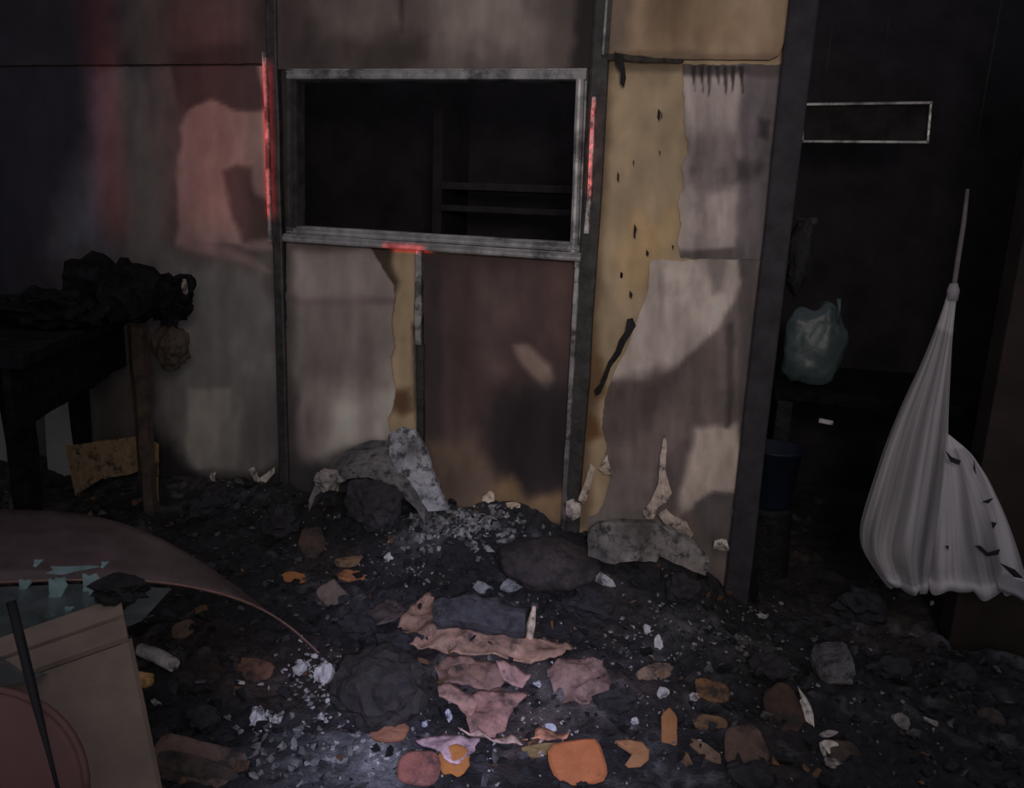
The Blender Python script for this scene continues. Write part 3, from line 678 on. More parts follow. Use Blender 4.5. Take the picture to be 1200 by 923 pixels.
for a in [
 (944, 838, 10, 36, (150, 145, 140), 'white sliver pointing down right of the dark brown shard', 20),
 (971, 880, 22, 18, (176, 168, 160), 'bright white chip near the bottom right', 0),
 (974, 897, 20, 12, (110, 104, 100), 'grey chip just below the bright white chip', 0),
 (970, 861, 20, 7, (112, 106, 106), 'thin grey chip just above the bright white chip', 10),
 (703, 680, 28, 13, (108, 107, 108), 'pale oblong chip below the fallen grey board', -28),
 (566, 692, 26, 14, (84, 86, 87), 'pale grey scrap on the left end of the charred roll', 0),
 (598, 691, 24, 13, (88, 90, 92), 'pale grey scrap on the right end of the charred roll', 18),
 (303, 846, 16, 20, (196, 196, 200), 'brightest white lump left of the torch light', 0),
 (325, 846, 11, 11, (150, 148, 146), 'small white lump right of the brightest one', 0),
 (387, 830, 9, 10, (176, 174, 176), 'small bright chip below the ash heap', 0),
 (376, 842, 8, 8, (160, 158, 160), 'smallest bright chip below the ash heap', 0),
 (380, 797, 22, 30, (140, 138, 140), 'crumbling pale ash lump at the tip of the curved glass', 10),
 (352, 786, 16, 16, (130, 130, 132), 'crumbling pale ash lump left of the larger one', 0),
 (281, 801, 12, 6, (170, 166, 160), 'tiny pale chip under the broad brown shard', 0),
 (184, 826, 17, 7, (120, 116, 118), 'pale sliver right of the plywood box', -20),
 (572, 586, 15, 14, (160, 146, 130), 'pale chip under the brown panel, left one', 0),
 (600, 594, 16, 8, (150, 136, 116), 'pale flat chip under the brown panel, right one', 0),
 (1094, 848, 22, 6, (110, 106, 104), 'thin grey sliver right of the grey wedge chip', -22),
 (1056, 850, 24, 16, (82, 78, 78), 'grey wedge chip at lower right', -40),
 (1070, 745, 12, 5, (80, 78, 78), 'small grey chip below the hanging sheet', -15),
 (1092, 708, 5, 5, (110, 106, 106), 'tiny pale bead under the hanging sheet', 0),
 (771, 757, 9, 18, (160, 158, 156), 'upright pale chip among the ash specks', 12),
 (758, 740, 9, 11, (128, 126, 126), 'small pale chip above the upright one', 0),
 (776, 814, 16, 12, (130, 128, 128), 'angular pale chip left of the brown wedge shard', 20),
 (813, 818, 14, 9, (124, 120, 118), 'pale chip touching the brown wedge shard', 15),
 (744, 846, 10, 8, (124, 120, 124), 'pale chip left of the upright orange shard', -30),
 (630, 804, 10, 8, (190, 194, 206), 'bright white chip right of the torn pink sheets', 0),
 (645, 854, 12, 9, (140, 144, 156), 'bluish white chip above the thin tan strip', -20),
 (526, 842, 8, 14, (150, 154, 168), 'bluish chip left of the torn pink sheet', 10),
 (498, 850, 7, 7, (130, 134, 150), 'tiny bluish chip in black ash', 0),
 (426, 834, 12, 9, (110, 108, 116), 'pale chip at the foot of the charred ball', 20),
 (455, 655, 9, 9, (140, 138, 140), 'small pale chip below the arched grey slab', -20),
 (892, 724, 12, 8, (116, 114, 112), 'pale chip at the foot of the door jamb', 0)]:
    chip(*a[:6], rot=a[6])
# twenty more dark lumps that show singly
ZN = [(330, 620, 'black charred lump at the wall foot below the Y-shaped scrap'), (250, 600, 'black charred lump right of the burnt table leg'), (230, 680, 'black charred lump behind the curved glass'),
      (470, 760, 'black charred lump left of the wide brown sheet'), (690, 720, 'black charred lump right of the charred roll'), (800, 700, 'black charred lump below the fallen grey board'),
      (900, 790, 'black charred lump left of the grey block'), (1040, 790, 'black charred lump right of the grey block'), (1120, 800, 'black charred lump below the hanging sheet'), (880, 920, 'black charred lump at the bottom edge'),
      (1010, 720, 'black charred lump in the doorway'), (240, 850, 'black charred lump right of the plywood box'), (420, 740, 'black charred lump near the leaning slab shard'), (720, 830, 'black charred lump above the hooked shard')]
for i, (px, py, lab) in enumerate(ZN):
    chip(px, py, 46+8*math.sin(i*2.1), 32+6*math.cos(i*1.3), (30, 29, 32), lab, name='charred_lump', cat='lump', group='black charred lumps', amp=.45, sub=3, thick=.9, freq=1.6, rot=20*math.sin(i))

# larger wreckage
def wreck(name, cat, label, V, Fc, color, dark=.5, m='piece', smooth=False, f=14, parent=None):
    col = np.tile(alb(color), (len(V), 1))*(1+.3*fbm(V[:, 0]*f, V[:, 2]*f, 6))[:, None]
    d = np.clip(fbm(V[:, 0]*f*.7+5, V[:, 2]*f*.7, 2)*2-.3+.3*dark, 0, .9)[:, None]*dark; col = col*(1-d)+np.array([.02, .02, .022])*d
    return add(name, V, Fc, M[m], parent, col=col, smooth=smooth, label=label, cat=cat)
# charred roll with a tan stick at its end
a = gpt(512, 740); b = gpt(616, 748); n = 14
path = [a+(b-a)*t+EZ*(.062+.012*math.sin(t*5)) for t in np.linspace(0, 1, n)]
V, Fc = tube(path, [.046+.008*math.sin(math.pi*min(1, t*1.1))+.003*math.sin(t*23) for t in np.linspace(0, 1, n)], 16, wob=.22)
wreck('charred_roll', 'roll', 'thick black charred roll lying on the brown sheet', V, Fc, (46, 46, 50), .5, f=30)
a = gpt(620, 752); V, Fc = tube([a+EZ*.01, a+EZ*.06+FR*.004, a+EZ*.12+FR*.010], [.013, .013, .006], 7, wob=.3)
wreck('wood_stub', 'stick', 'short pale upright stub at the right end of the charred roll', V, Fc, (138, 124, 112), .1)
# charred ball heap
g = gpt(446, 822); V, Fc = lump(g+EZ*.045, (.125, .12, .095), seed=4, amp=.16, freq=2.6, sub=4)
wreck('charred_ball', 'lump', 'large round charred lump left of the torn pink sheets', V, Fc, (36, 33, 33), .5, f=22)
g = gpt(560, 650)
# dome of burnt material at the foot of the brown panel
V, Fc = lump(at_y(640, 660, -.26), (.17, .13, .085), seed=9, amp=.16, sub=4)
wreck('burnt_cushion', 'cushion', 'dark rounded burnt cushion under the brown panel', V, Fc, (45, 40, 40), .5, f=10, smooth=True)
# arched grey slab, and the pale slab leaning over it
def ribbon(prof, thick, y0, y1, n=7, wob=.01, seed=0):
    """curved thick sheet: profile of pixels at depth y0..y1 swept towards the wall"""
    V = []; Fc = []; m_ = len(prof)
    for s_ in (0, 1):
        for i in range(n):
            t = i/(n-1); Y = y0+(y1-y0)*t
            for (px, py) in prof:
                p = at_y(px, py, y0); p = np.array([p[0], Y, p[2]+.05*t]); p = p-EZ*thick*s_
                p = p+wob*np.array(noise.noise_vector(Vector((p[0]*12+seed, p[1]*12, 1)))[:]); V.append(p)
    q = n*m_
    for i in range(n-1):
        for j in range(m_-1):
            a = i*m_+j; Fc.append([a, a+1, a+1+m_, a+m_]); Fc.append([q+a, q+a+m_, q+a+1+m_, q+a+1])
    for j in range(m_-1): Fc.append([j, q+j, q+j+1, j+1]); e = (n-1)*m_; Fc.append([e+j, e+j+1, q+e+j+1, q+e+j])
    for i in range(n-1):
        a = i*m_; Fc.append([a, a+m_, q+a+m_, q+a]); a = i*m_+m_-1; Fc.append([a, q+a, q+a+m_, a+m_])
    return np.array(V), Fc
V, Fc = ribbon([(362, 585), (370, 565), (385, 553), (410, 545), (432, 544), (452, 552), (472, 566), (488, 582), (500, 600)], .05, -.22, -.05, wob=.012)
wreck('fallen_slab', 'slab', 'grey arched slab of fallen lining at the wall foot', V, Fc, (84, 82, 83), .8, f=16)
V, Fc = lump(at_y(438, 590, -.23), (.11, .06, .10), seed=21, amp=.25, sub=4)
wreck('charred_bundle', 'bundle', 'black charred bundle under the arched grey slab', V, Fc, (38, 37, 40), .5)
V, Fc = lump(at_y(385, 562, -.24), (.05, .04, .04), seed=22, amp=.5, freq=2.5, sub=3)
wreck('ash_crusted_lump', 'lump', 'pale crumbly lump on the left end of the arched slab', V, Fc, (104, 99, 97), .8, f=40)
V, Fc = sheet([(lambda p: (p[0], p[2]))(at_y(a, b, -.13)) for a, b in [(458, 508), (472, 500), (486, 503), (500, 520), (510, 545), (522, 568), (534, 588), (512, 590), (498, 572), (486, 556), (470, 545), (462, 530)]], -.145, -.125, step=.015, jitter=.005)
V[:, 1] -= (V[:, 2].max()-V[:, 2])*.25
wreck('plaster_slab', 'slab', 'pale bluish plaster slab leaning between the grey board and brown panel', V, Fc, (116, 117, 122), .7, f=18)
V, Fc = sheet([(lambda p: (p[0], p[2]))(at_y(a, b, -.16)) for a, b in [(692, 618), (700, 610), (730, 608), (765, 610), (790, 618), (815, 632), (832, 648), (828, 662), (808, 655), (775, 642), (772, 648), (750, 646), (720, 648), (694, 640)]], -.18, -.15, step=.015, jitter=.006)
V[:, 1] -= (V[:, 2].max()-V[:, 2])*.5
wreck('fallen_board', 'board', 'grey board fallen at the foot of the right wall', V, Fc, (84, 80, 78), .75, f=12)
# grey block, tube, boards at lower left
def blockat(name, cat, label, px, py, w, h, d, color, rz, wob, dark):
    g = gpt(px, py); c_, s_ = math.cos(rz), math.sin(rz)
    V, Fc = box(g+EZ*h*.35, np.array([c_, s_, 0]), np.array([-s_, c_, .25]), np.array([0, -.25, 1.0]), w/2, d/2, h/2, bev=.006, wob=wob)
    return wreck(name, cat, label, V, Fc, color, dark, f=22)
g = gpt(974, 790); V, Fc = lump((0, 0, 0), (1, 1, 1), 71, .22, 1.8, 4); V = np.sign(V)*np.abs(V)**.6*np.array([.058, .05, .055]); V = V@np.array(Matrix.Rotation(.35, 3, 'Y'))+g+EZ*.035
wreck('mortar_block', 'block', 'crumbling grey block below the doorway', V, Fc, (74, 72, 74), .75, f=30)
a = gpt(166, 768); b = gpt(204, 786); V, Fc = tube([a+EZ*.02, (a+b)/2+EZ*.025, b+EZ*.02], [.019, .021, .020], 12, wob=.15)
wreck('burnt_tube', 'tube', 'short pale grey tube right of the plywood box', V, Fc, (128, 124, 122), .15)
slab(168, 799, 26, 13, 0, 20, .02, (140, 108, 68), pw=5, name='wood_offcut', label='small tan wood offcut by the plywood box', cat='offcut')
slab(228, 898, 112, 44, -14, 25, .02, (76, 62, 56), pw=6, jag=.03, name='scorched_board', label='scorched brown board at the bottom left', cat='board')
slab(232, 912, 104, 34, -14, 60, .014, (54, 46, 42), pw=6, jag=.03, name='scorched_board', label='dark lower board under the scorched brown board', cat='board')

# ------------------------------------------------------------------ burnt table at the left with charred things on it
A = np.array([-1.97, -1.02, 0.0]); B = np.array([-2.33, -.16, 0.0]); dv = (B-A)/np.linalg.norm(B-A); nv = np.array([-dv[1], dv[0], 0]); L = np.linalg.norm(B-A)
tb = thing('burnt_table', (A[0]*.5+B[0]*.5-.35, A[1]*.5+B[1]*.5-.15, 0), 'blackened burnt table on uneven legs at the left wall', 'table')
cen = (A+B)/2+nv*.42
V, Fc = box(cen+EZ*.955, dv, nv, EZ, L/2+.02, .45, .022, bev=.006, wob=.012); add('table_top', V, Fc, M['soot'], tb, smooth=False)
V, Fc = box((A+B)/2+nv*.03+EZ*.845, dv, nv, EZ, L/2, .012, .10, bev=.004, wob=.014); add('apron', V, Fc, M['soot'], tb, smooth=False)
V, Fc = box(B+nv*.42+EZ*.865-dv*.03, nv, dv, EZ, .40, .012, .075, bev=.004, wob=.012); add('apron', V, Fc, M['soot'], tb, smooth=False)
def leg(base, w, m, lean=(0, 0), lab=None):
    n = 9; p = [np.array([base[0]+lean[0]*t, base[1]+lean[1]*t, .0+.94*t]) for t in np.linspace(0, 1, n)]
    V, Fc = tube(p, [w*(.75+.3*t) for t in np.linspace(0, 1, n)], 6, wob=.35); add('leg', V, Fc, M[m], tb, smooth=False, label=lab)
p = at_y(176, 600, -.26); leg((p[0], p[1]), .036, 'charbrown', lean=(.0, .0), lab='scorched brown leg at the far right corner')
p = at_y(28, 560, -.75); leg((p[0], p[1]), .052, 'soot')
p = at_y(105, 520, -.16); leg((p[0]-.04, p[1]), .045, 'soot')
p = at_y(-90, 540, -.75); leg((p[0], p[1]), .045, 'soot')
def ontop(px, py, Z): return at_z(px, py, Z)
# charred roll of cloth, lumps
c0 = at_y(92, 338, -.42); c1 = at_y(188, 346, -.36)
path = [c0+(c1-c0)*t+EZ*.008*math.sin(t*9) for t in np.linspace(0, 1, 12)]
V, Fc = tube(path, [.095, .115, .112, .118, .11, .108, .112, .10, .105, .095, .085, .06], 16, wob=.45)
V[:, 2] = np.maximum(V[:, 2], .972); add('charred_bundle', V, Fc, M['soot'], smooth=False, label='thick black charred bundle lying on the burnt table', cat='bundle')
V, Fc = lump(at_y(60, 362, -.55), (.20, .14, .07), 31, .35, 2, 4); V[:, 2] = np.maximum(V[:, 2], .972)
add('charred_cloth_heap', V, Fc, M['soot'], smooth=False, label='low black heap of charred cloth on the near table half', cat='cloth heap')
V, Fc = lump(at_y(200, 352, -.30), (.075, .06, .085), 33, .4, 2.2, 4)
add('charred_lump', V, Fc, M['soot'], smooth=False, label='knotted black lump at the right end of the burnt table', cat='lump')
# burnt ring with a pale inside, standing on the lump
ctr = at_y(216, 337, -.33); th = np.linspace(0, 2*math.pi, 25)
rg = thing('burnt_ring', tuple(ctr-EZ*.04), 'burnt black ring with pale core at the table end', 'ring')
V, Fc = tube([ctr+EX*.030*math.cos(t)+EZ*.042*math.sin(t)+EY*.01*math.sin(2*t) for t in th], [.012+.004*math.sin(3*t) for t in th], 8, wob=.4, cap=False); add('hoop', V, Fc, M['soot'], rg)
V, Fc = lump(ctr+EY*.015-EX*.004, (.020, .012, .030), 35, .25, 2, 2); add('core', V, Fc, M['piece'], rg, col=np.tile(alb((120, 108, 104)), (len(V), 1)))
V, Fc = lump(at_y(200, 406, -.28), (.075, .05, .085), 36, .25, 1.8, 4)
add('scorched_pouch', V, Fc, M['charbrown'], smooth=False, label='dull brown scorched pouch hanging off the table end', cat='pouch')
# under the table: tan box and pale boards leaning on the wall
bx_ = thing('scorched_carton', tuple(at_y(128, 580, -.20)), 'scorched tan carton under the burnt table', 'carton')
for nm, poly, yy, cl_ in (('front_panel', [(78, 522), (168, 510), (172, 548), (150, 556), (120, 560), (90, 580)], -.22, (94, 78, 58)), ('side_panel', [(168, 510), (186, 520), (186, 600), (170, 590)], -.19, (104, 84, 56))):
    V, Fc = sheet([(lambda p: (p[0], p[2]))(at_y(a, b, yy)) for a, b in poly], yy-.008, yy, step=.02, jitter=.004)
    add(nm, V, Fc, M['piece'], bx_, col=np.tile(alb(cl_), (len(V), 1)), smooth=False)
for poly, cl_, lab in (([(54, 468), (90, 460), (96, 585), (70, 590)], (98, 97, 94), 'pale board leaning on the wall under the table, right one'), ([(-30, 490), (8, 478), (20, 590), (-30, 590)], (92, 91, 90), 'pale board leaning under the table at the left edge')):
    V, Fc = sheet([(lambda p: (p[0], p[2]))(at_y(a, b, -.06)) for a, b in poly], -.07, -.055, step=.03, jitter=.003)
    V[:, 1] -= (V[:, 2].max()-V[:, 2])*.08
    V[:, 2] = np.where(V[:, 2] < V[:, 2].min()+.03, ground(V[:, 0], V[:, 1])-.01, V[:, 2])
    add('leaning_board', V, Fc, M['wall'], col=np.tile(alb(cl_), (len(V), 1)), smooth=False, label=lab, cat='board')

# ------------------------------------------------------------------ curved glass, plywood box, rod and red panel at the lower left
far = [(-160, 606), (-80, 598), (0, 596), (80, 598), (150, 612), (220, 645), (290, 695), (345, 742), (386, 776)]
near = [(-160, 700), (-80, 686), (0, 682), (80, 679), (150, 679), (215, 684), (290, 703), (340, 732), (384, 775)]
def smoothc(pl, n=40):
    pl = np.array(pl, float); t = np.linspace(0, len(pl)-1, n); return np.column_stack([np.interp(t, range(len(pl)), pl[:, i]) for i in (0, 1)])
def smooth2(a):
    for _ in range(6): a[1:-1] = (a[:-2]+2*a[1:-1]+a[2:])/4
    return a
fp = smooth2(smoothc(far)); np_ = smooth2(smoothc(near)); m_ = len(fp)
tip = gpt(386, 776); dt = float((tip-EYEP)@fw)
VV = []; nn = 8
for s_ in (0, 1):
    for i in range(nn):
        t = i/(nn-1)
        for j in range(m_):
            u_ = j/(m_-1); d0 = dt*(.80+.20*u_**1.5); d1 = dt*(1.0+.02*(1-u_))
            p0 = at_d(*np_[j], d0); p1 = at_d(*fp[j], d1)
            p_ = p0+(p1-p0)*t+EZ*.02*math.sin(math.pi*t)*(1-u_); VV.append(p_-EZ*.006*s_)
VV = np.array(VV); Fc = []; q0 = nn*m_
for i in range(nn-1):
    for j in range(m_-1):
        a = i*m_+j; Fc.append([a, a+1, a+1+m_, a+m_]); Fc.append([q0+a, q0+a+m_, q0+a+1+m_, q0+a+1])
for j in range(m_-1):
    Fc.append([j, q0+j, q0+j+1, j+1]); e = (nn-1)*m_; Fc.append([e+j, e+j+1, q0+e+j+1, q0+e+j])
case = thing('display_case_glass', (float(VV[:, 0].mean()), float(VV[:, 1].mean()), .05), 'large curved sheet of sooty glass arching over the lower left rubble', 'glass')
add('glass_sheet', VV, Fc, M['smokeglass'], case)
V, Fc = tube([at_d(*np_[j], dt*(.80+.20*(j/(m_-1))**1.5)-.004) for j in range(m_)], .003, 6)
add('edge_bead', V, Fc, mat('painted_edge_highlight', (.30, .17, .14), rough=.3, bump=.05), case, label='edge of the glass with a pinkish highlight painted in')  # highlight along the glass edge, put into the bead colour
# upright lower pane under the arch
lo_ = [at_d(x_, y_, dt*.80+(1.425-dt*.80)*max(0, (y_-690)/110)) for x_, y_ in ((-120, 696), (0, 688), (110, 684), (200, 690), (165, 728), (120, 746), (98, 770), (40, 796), (-120, 830))]
V = np.array(lo_+[p_+fw*.006 for p_ in lo_]); k = len(lo_); Fc = [list(range(k))[::-1], [k+i for i in range(k)]]+[[i, (i+1) % k, k+(i+1) % k, k+i] for i in range(k)]
add('front_pane', V, Fc, M['paleglass'], case, smooth=False, label='greenish upright pane below the curved sheet')
for j_, i_ in ((1, 0), (1, nn-1), (14, nn-1)):
    t_ = VV[i_*m_+j_]; V, Fc = tube([t_-EZ*.004, t_*.5+np.array([t_[0], t_[1], .03])*.5, np.array([t_[0], t_[1], .03])], .012, 8); add('support_post', V, Fc, M['aludark'], case)
# plywood box, nearer
dp = 1.50
P0, P1, P2, P3 = at_d(150, 752, dp), at_d(192, 960, dp*.93), at_d(-60, 960, dp*.90), at_d(-60, 826, dp*.97)
_d = ray(150, 752); bk = np.array([_d[0], _d[1], 0]); bk = bk/np.linalg.norm(bk)*.22-FR*.012+EZ*.02
P1 = P0+(P1-P0)*((P0[2]-.04)/(P0[2]-P1[2])); P2 = P3+(P2-P3)*((P3[2]-.04)/(P3[2]-P2[2]))
pb = thing('plywood_box', tuple((P1+P2)/2), 'light plywood box at the lower left corner', 'box')
def quadslab(name, q4, nrm, th, m, parent, lab=None):
    a, b, c_, d = [np.asarray(v) for v in q4]; n = 8; V = []; Fc = []
    for s_ in (0, 1):
        for i in range(n):
            for j in range(n):
                u_, v_ = i/(n-1), j/(n-1); V.append((a*(1-u_)+b*u_)*(1-v_)+(d*(1-u_)+c_*u_)*v_+nrm*th*s_)
    for i in range(n-1):
        for j in range(n-1):
            k_ = i*n+j; Fc.append([k_, k_+1, k_+n+1, k_+n]); k2 = k_+n*n; Fc.append([k2, k2+n, k2+n+1, k2+1])
    e1 = [i*n for i in range(n)]; e2 = [i*n+n-1 for i in range(n)]; e3 = list(range(n)); e4 = [(n-1)*n+j for j in range(n)]
    for e, fl in ((e1, 0), (e2, 1), (e3, 1), (e4, 0)):
        for x_, y_ in zip(e[:-1], e[1:]):
            f_ = [x_, y_, y_+n*n, x_+n*n]; Fc.append(f_ if fl else f_[::-1])
    return add(name, np.array(V), Fc, M[m], parent, smooth=False, label=lab)
quadslab('front_panel', (P0, P1, P2, P3), FA, .015, 'ply', pb)
quadslab('side_panel', (P0, P0+bk, P1+bk, P1), -FR, .015, 'ply', pb)
quadslab('top_slat', (P3+EZ*.002, P0+EZ*.002, P0+bk*.30, P3+bk*.30), EZ, .010, 'ply', pb)
quadslab('top_slat', (P3+bk*.36, P0+bk*.36, P0+bk*.66, P3+bk*.66), EZ, .010, 'ply', pb)
# burnt clod on its corner
V, Fc = lump(P0+bk*.75+EZ*.012, (.055, .045, .028), 51, .4, 2, 3); add('charred_lump', V, Fc, M['char'], smooth=False, label='black charred lump on the far corner of the plywood box', cat='lump')
# broken greenish glass under the arch
G3 = 'broken glass pieces on the plywood box'
for i, (px, py, w, h, lab) in enumerate([(66, 700, 22, 44, 'tall teal glass splinter left of its twin'), (105, 692, 20, 40, 'tall teal glass splinter nearer the box corner'), (58, 762, 16, 9, 'pale glass crumb on the box slats'), (44, 660, 10, 9, 'small glass glint at the left end'), (122, 662, 8, 8, 'small glass glint at the right end'), (70, 684, 13, 15, 'bright glass crumb on top of the left splinter'), (109, 697, 12, 16, 'bright glass crumb on the right splinter'), (80, 716, 10, 10, 'small teal glass crumb between the splinters'), (28, 690, 14, 22, 'dim teal glass splinter beside the black rod'), (85, 668, 60, 10, 'long dark teal glass splinter lying across')]):
    dd_ = dt*.80+(1.425-dt*.80)*max(0, (py-690)/110)-.010; c_ = at_d(px, py, dd_); s_ = dd_/F
    poly = np.array([(-.5, -.3), (-.2, -.5), (.1, -.1), (.5, .3), (.3, .5), (-.1, .42), (-.4, .5), (-.35, .1)])*np.array([w, h])*s_
    k = len(poly); V = np.array([c_+RT*a+UP*b+fw*(.12*a) for a, b in poly]+[c_+RT*a+UP*b+fw*(.12*a+.008) for a, b in poly])
    add('glass_splinter', V, [list(range(k))[::-1], list(range(k, 2*k))]+[[i_, (i_+1) % k, k+(i_+1) % k, k+i_] for i_ in range(k)], M['shardglass'], smooth=False, label=lab, cat='glass', group=G3)
# black rod leaning in front of the box
r0, r1, r2 = at_d(13, 704, 1.215), at_d(40, 815, 1.195), at_d(74, 948, 1.165)
V, Fc = tube([r0, r0*.5+r1*.5, r1, r1*.5+r2*.5, r2], [.007, .007, .0065, .0035, .0025], 10)
add('black_rod', V, Fc, M['rod'], label='thin black rod leaning across the plywood box', cat='rod')
# red rounded panel in the very corner
out = []
for t in np.linspace(0, math.pi, 24):
    out.append((-20+122*math.cos(t)*(1 if math.cos(t) > 0 else 1.3), 935-128*math.sin(t)**.85))
dq = 1.22; cen2 = at_d(-20, 935, dq)
_q = at_d(-20, 960, dq); rp = thing('plastic_chair', (_q[0], _q[1], .03), 'dull red plastic chair with rounded back at the bottom left corner', 'chair')
ringsV = []; 
for (sc, dd) in ((0, -.012), (.6, -.011), (.93, -.007), (1, .0), (1, .012), (.95, .016), (0, .016)):
    for (x_, y_) in out: ringsV.append(at_d(-20+(x_+20)*sc, 935+(y_-935)*sc, dq)+fw*dd)
k = len(out); Fc = []
for i in range(6):
    for j in range(k-1): Fc.append([i*k+j, i*k+j+1, (i+1)*k+j+1, (i+1)*k+j])
Vr = np.array(ringsV); add('backrest', Vr, Fc, M['red'], rp)
V, Fc = tube([at_d(x_, y_, dq) for x_, y_ in out], .005, 8); add('rim', V, Fc, M['red'], rp)
fh = np.array([fw[0], fw[1], 0]); fh /= np.linalg.norm(fh); rh = np.array([fh[1], -fh[0], 0]); sz_ = float(at_d(-20, 950, dq)[2])-.02
sc_ = np.array([_q[0], _q[1], sz_])-fh*.20
V, Fc = box(sc_, rh, fh, EZ, .20, .21, .012, bev=.008); add('seat', V, Fc, M['red'], rp)
for a_ in (-1, 1):
    for b_ in (-1, 1):
        t_ = sc_+rh*.17*a_+fh*.17*b_; V, Fc = tube([t_, np.array([t_[0]+rh[0]*.02*a_, t_[1]+rh[1]*.02*a_, .03])], [.018, .013], 8); add('leg', V, Fc, M['red'], rp)

# ------------------------------------------------------------------ hanging white sheet in the doorway
YN = -.18
kn = at_y(1117, 340, YN)
hs = thing('hanging_sheet', (kn[0], kn[1], .3), 'thin white sheet gathered in a knot and hanging in the doorway', 'sheet')
def drape(left, right, ny_, depth, pleats, seed, flare, name, lab, wide=0, nth=120, pl_=1.0):
    left = np.array(left, float); right = np.array(right, float); tl = np.linspace(0, len(left)-1, ny_); tr = np.linspace(0, len(right)-1, ny_)
    lx = np.column_stack([np.interp(tl, range(len(left)), left[:, i]) for i in (0, 1)]); rx = np.column_stack([np.interp(tr, range(len(right)), right[:, i]) for i in (0, 1)])
    lx = smooth2(lx); rx = smooth2(rx); V = []; Fc = []; G = []
    for i in range(ny_):
        t = i/(ny_-1); a = at_y(*lx[i], YN); b = at_y(*rx[i], YN); c_ = (a+b)/2; h = (b-a)/2
        w = np.linalg.norm(h)
        for k_ in range(nth):
            th = 2*math.pi*k_/nth
            ph = pleats*th+1.3*math.sin(2*th+seed)+.8*math.sin(t*3+seed)
            fold = pl_*(.16*math.sin(ph)+.08*math.sin(ph*1.7+2*t+seed))+.55*noise.noise(Vector((math.cos(th)*1.8+seed+t*.9, math.sin(th)*1.8, t*1.5)))+.25*noise.noise(Vector((math.cos(th)*4+t*2, math.sin(th)*4+seed, t*3)))
            rr = 1+fold*(.45+.75*t)*(1-.6*abs(math.cos(th))**3)
            p_ = c_+h*math.cos(th)*(1+.06*fold)+EY*math.sin(th)*depth*w*rr
            if t > .9: p_ = p_-EZ*flare*(t-.9)*10*(abs(math.sin(th*3.5+seed+noise.noise(Vector((math.cos(th)*2, math.sin(th)*2, seed)))*3))-.5)+EY*math.sin(th)*.02*math.sin((t-.9)*31)
            g_ = .5+.55*noise.noise(Vector((math.cos(th)*3.5+seed+t*.8, math.sin(th)*3.5, t*1.8)))+.22*noise.noise(Vector((math.cos(th)*16, math.sin(th)*16+seed, t*2.5)))
            g_ = max(.05, min(1, g_+(.35 if t > .93 else 0)+(.25 if t < .12 else 0)-.12*wide)); G.append(.13+.62*g_)
            V.append(p_)
    for i in range(ny_-1):
        for k_ in range(nth):
            k2 = (k_+1) % nth; Fc.append([i*nth+k_, (i+1)*nth+k_, (i+1)*nth+k2, i*nth+k2])
    V = np.array(V); G = np.array(G)[:, None]*np.array([1, .96, 1.0]); o = add(name, V, Fc, M['sheer'], hs, col=G, smooth=True, label=lab); return V
drape([(1112, 338), (1100, 376), (1080, 425), (1056, 475), (1036, 525), (1020, 575), (1008, 615), (1008, 640), (1022, 664), (1040, 684)],
      [(1122, 338), (1117, 385), (1114, 430), (1111, 480), (1110, 530), (1106, 580), (1100, 625), (1095, 650), (1092, 672), (1088, 690)], 60, .55, 7, 1.0, .018, 'gathered_fold', 'long gathered fold with pleats', pl_=1.1)
V2 = drape([(1106, 505), (1098, 540), (1092, 580), (1086, 620), (1080, 655), (1078, 685)],
      [(1116, 512), (1138, 530), (1158, 560), (1176, 600), (1192, 645), (1206, 692)], 44, .32, 3, 3.0, .030, 'billow', 'wider lower billow flecked with soot', pl_=.2, wide=-1.5)
V, Fc = tube([at_y(1117, 332, YN), kn, at_y(1115, 352, YN)], [.010, .017, .014], 10, wob=.4); add('knot', V, Fc, M['net'], hs)
V, Fc = tube([at_y(1134, 222, YN+.10), at_y(1129, 262, YN+.06), at_y(1122, 305, YN+.02), at_y(1117, 340, YN)], [.005, .0075, .0075, .007], 8, wob=.5)
add('cord', V, Fc, M['cord'], hs, label='thin twisted end rising to the wall')
a = at_y(1134, 222, YN+.10); V, Fc = tube([a, np.array([a[0]+.01, a[1], 2.36])], .0018, 6)
add('thread', V, Fc, M['rod'], hs)
tail = at_y(1186, 690, YN-.02); V, Fc = ribbon([(1172, 688), (1190, 694), (1210, 706)], .012, YN-.08, YN+.02, n=5, wob=.01); add('tail', V, Fc, M['net'], hs)
for i, poly in enumerate([[(1108, 528), (1116, 536), (1126, 540), (1124, 545), (1114, 541)], [(1142, 540), (1144, 556), (1141, 550)], [(1152, 588), (1164, 584), (1158, 590)], [(1143, 640), (1150, 640), (1158, 648), (1172, 644), (1170, 650), (1156, 652)], [(1162, 612), (1168, 613), (1164, 620)], [(1172, 660), (1190, 668), (1200, 678), (1188, 676)], [(1108, 640), (1112, 640), (1111, 645)]]):
    pp = [at_y(a, b, YN-.075) for a, b in poly]; k = len(pp)
    V = np.array(pp+[p_+EY*.006 for p_ in pp]); add('soot_flake', V, [list(range(k))[::-1], list(range(k, 2*k))]+[[i_, (i_+1) % k, k+(i_+1) % k, k+i_] for i_ in range(k)], M['char'], hs, smooth=False)

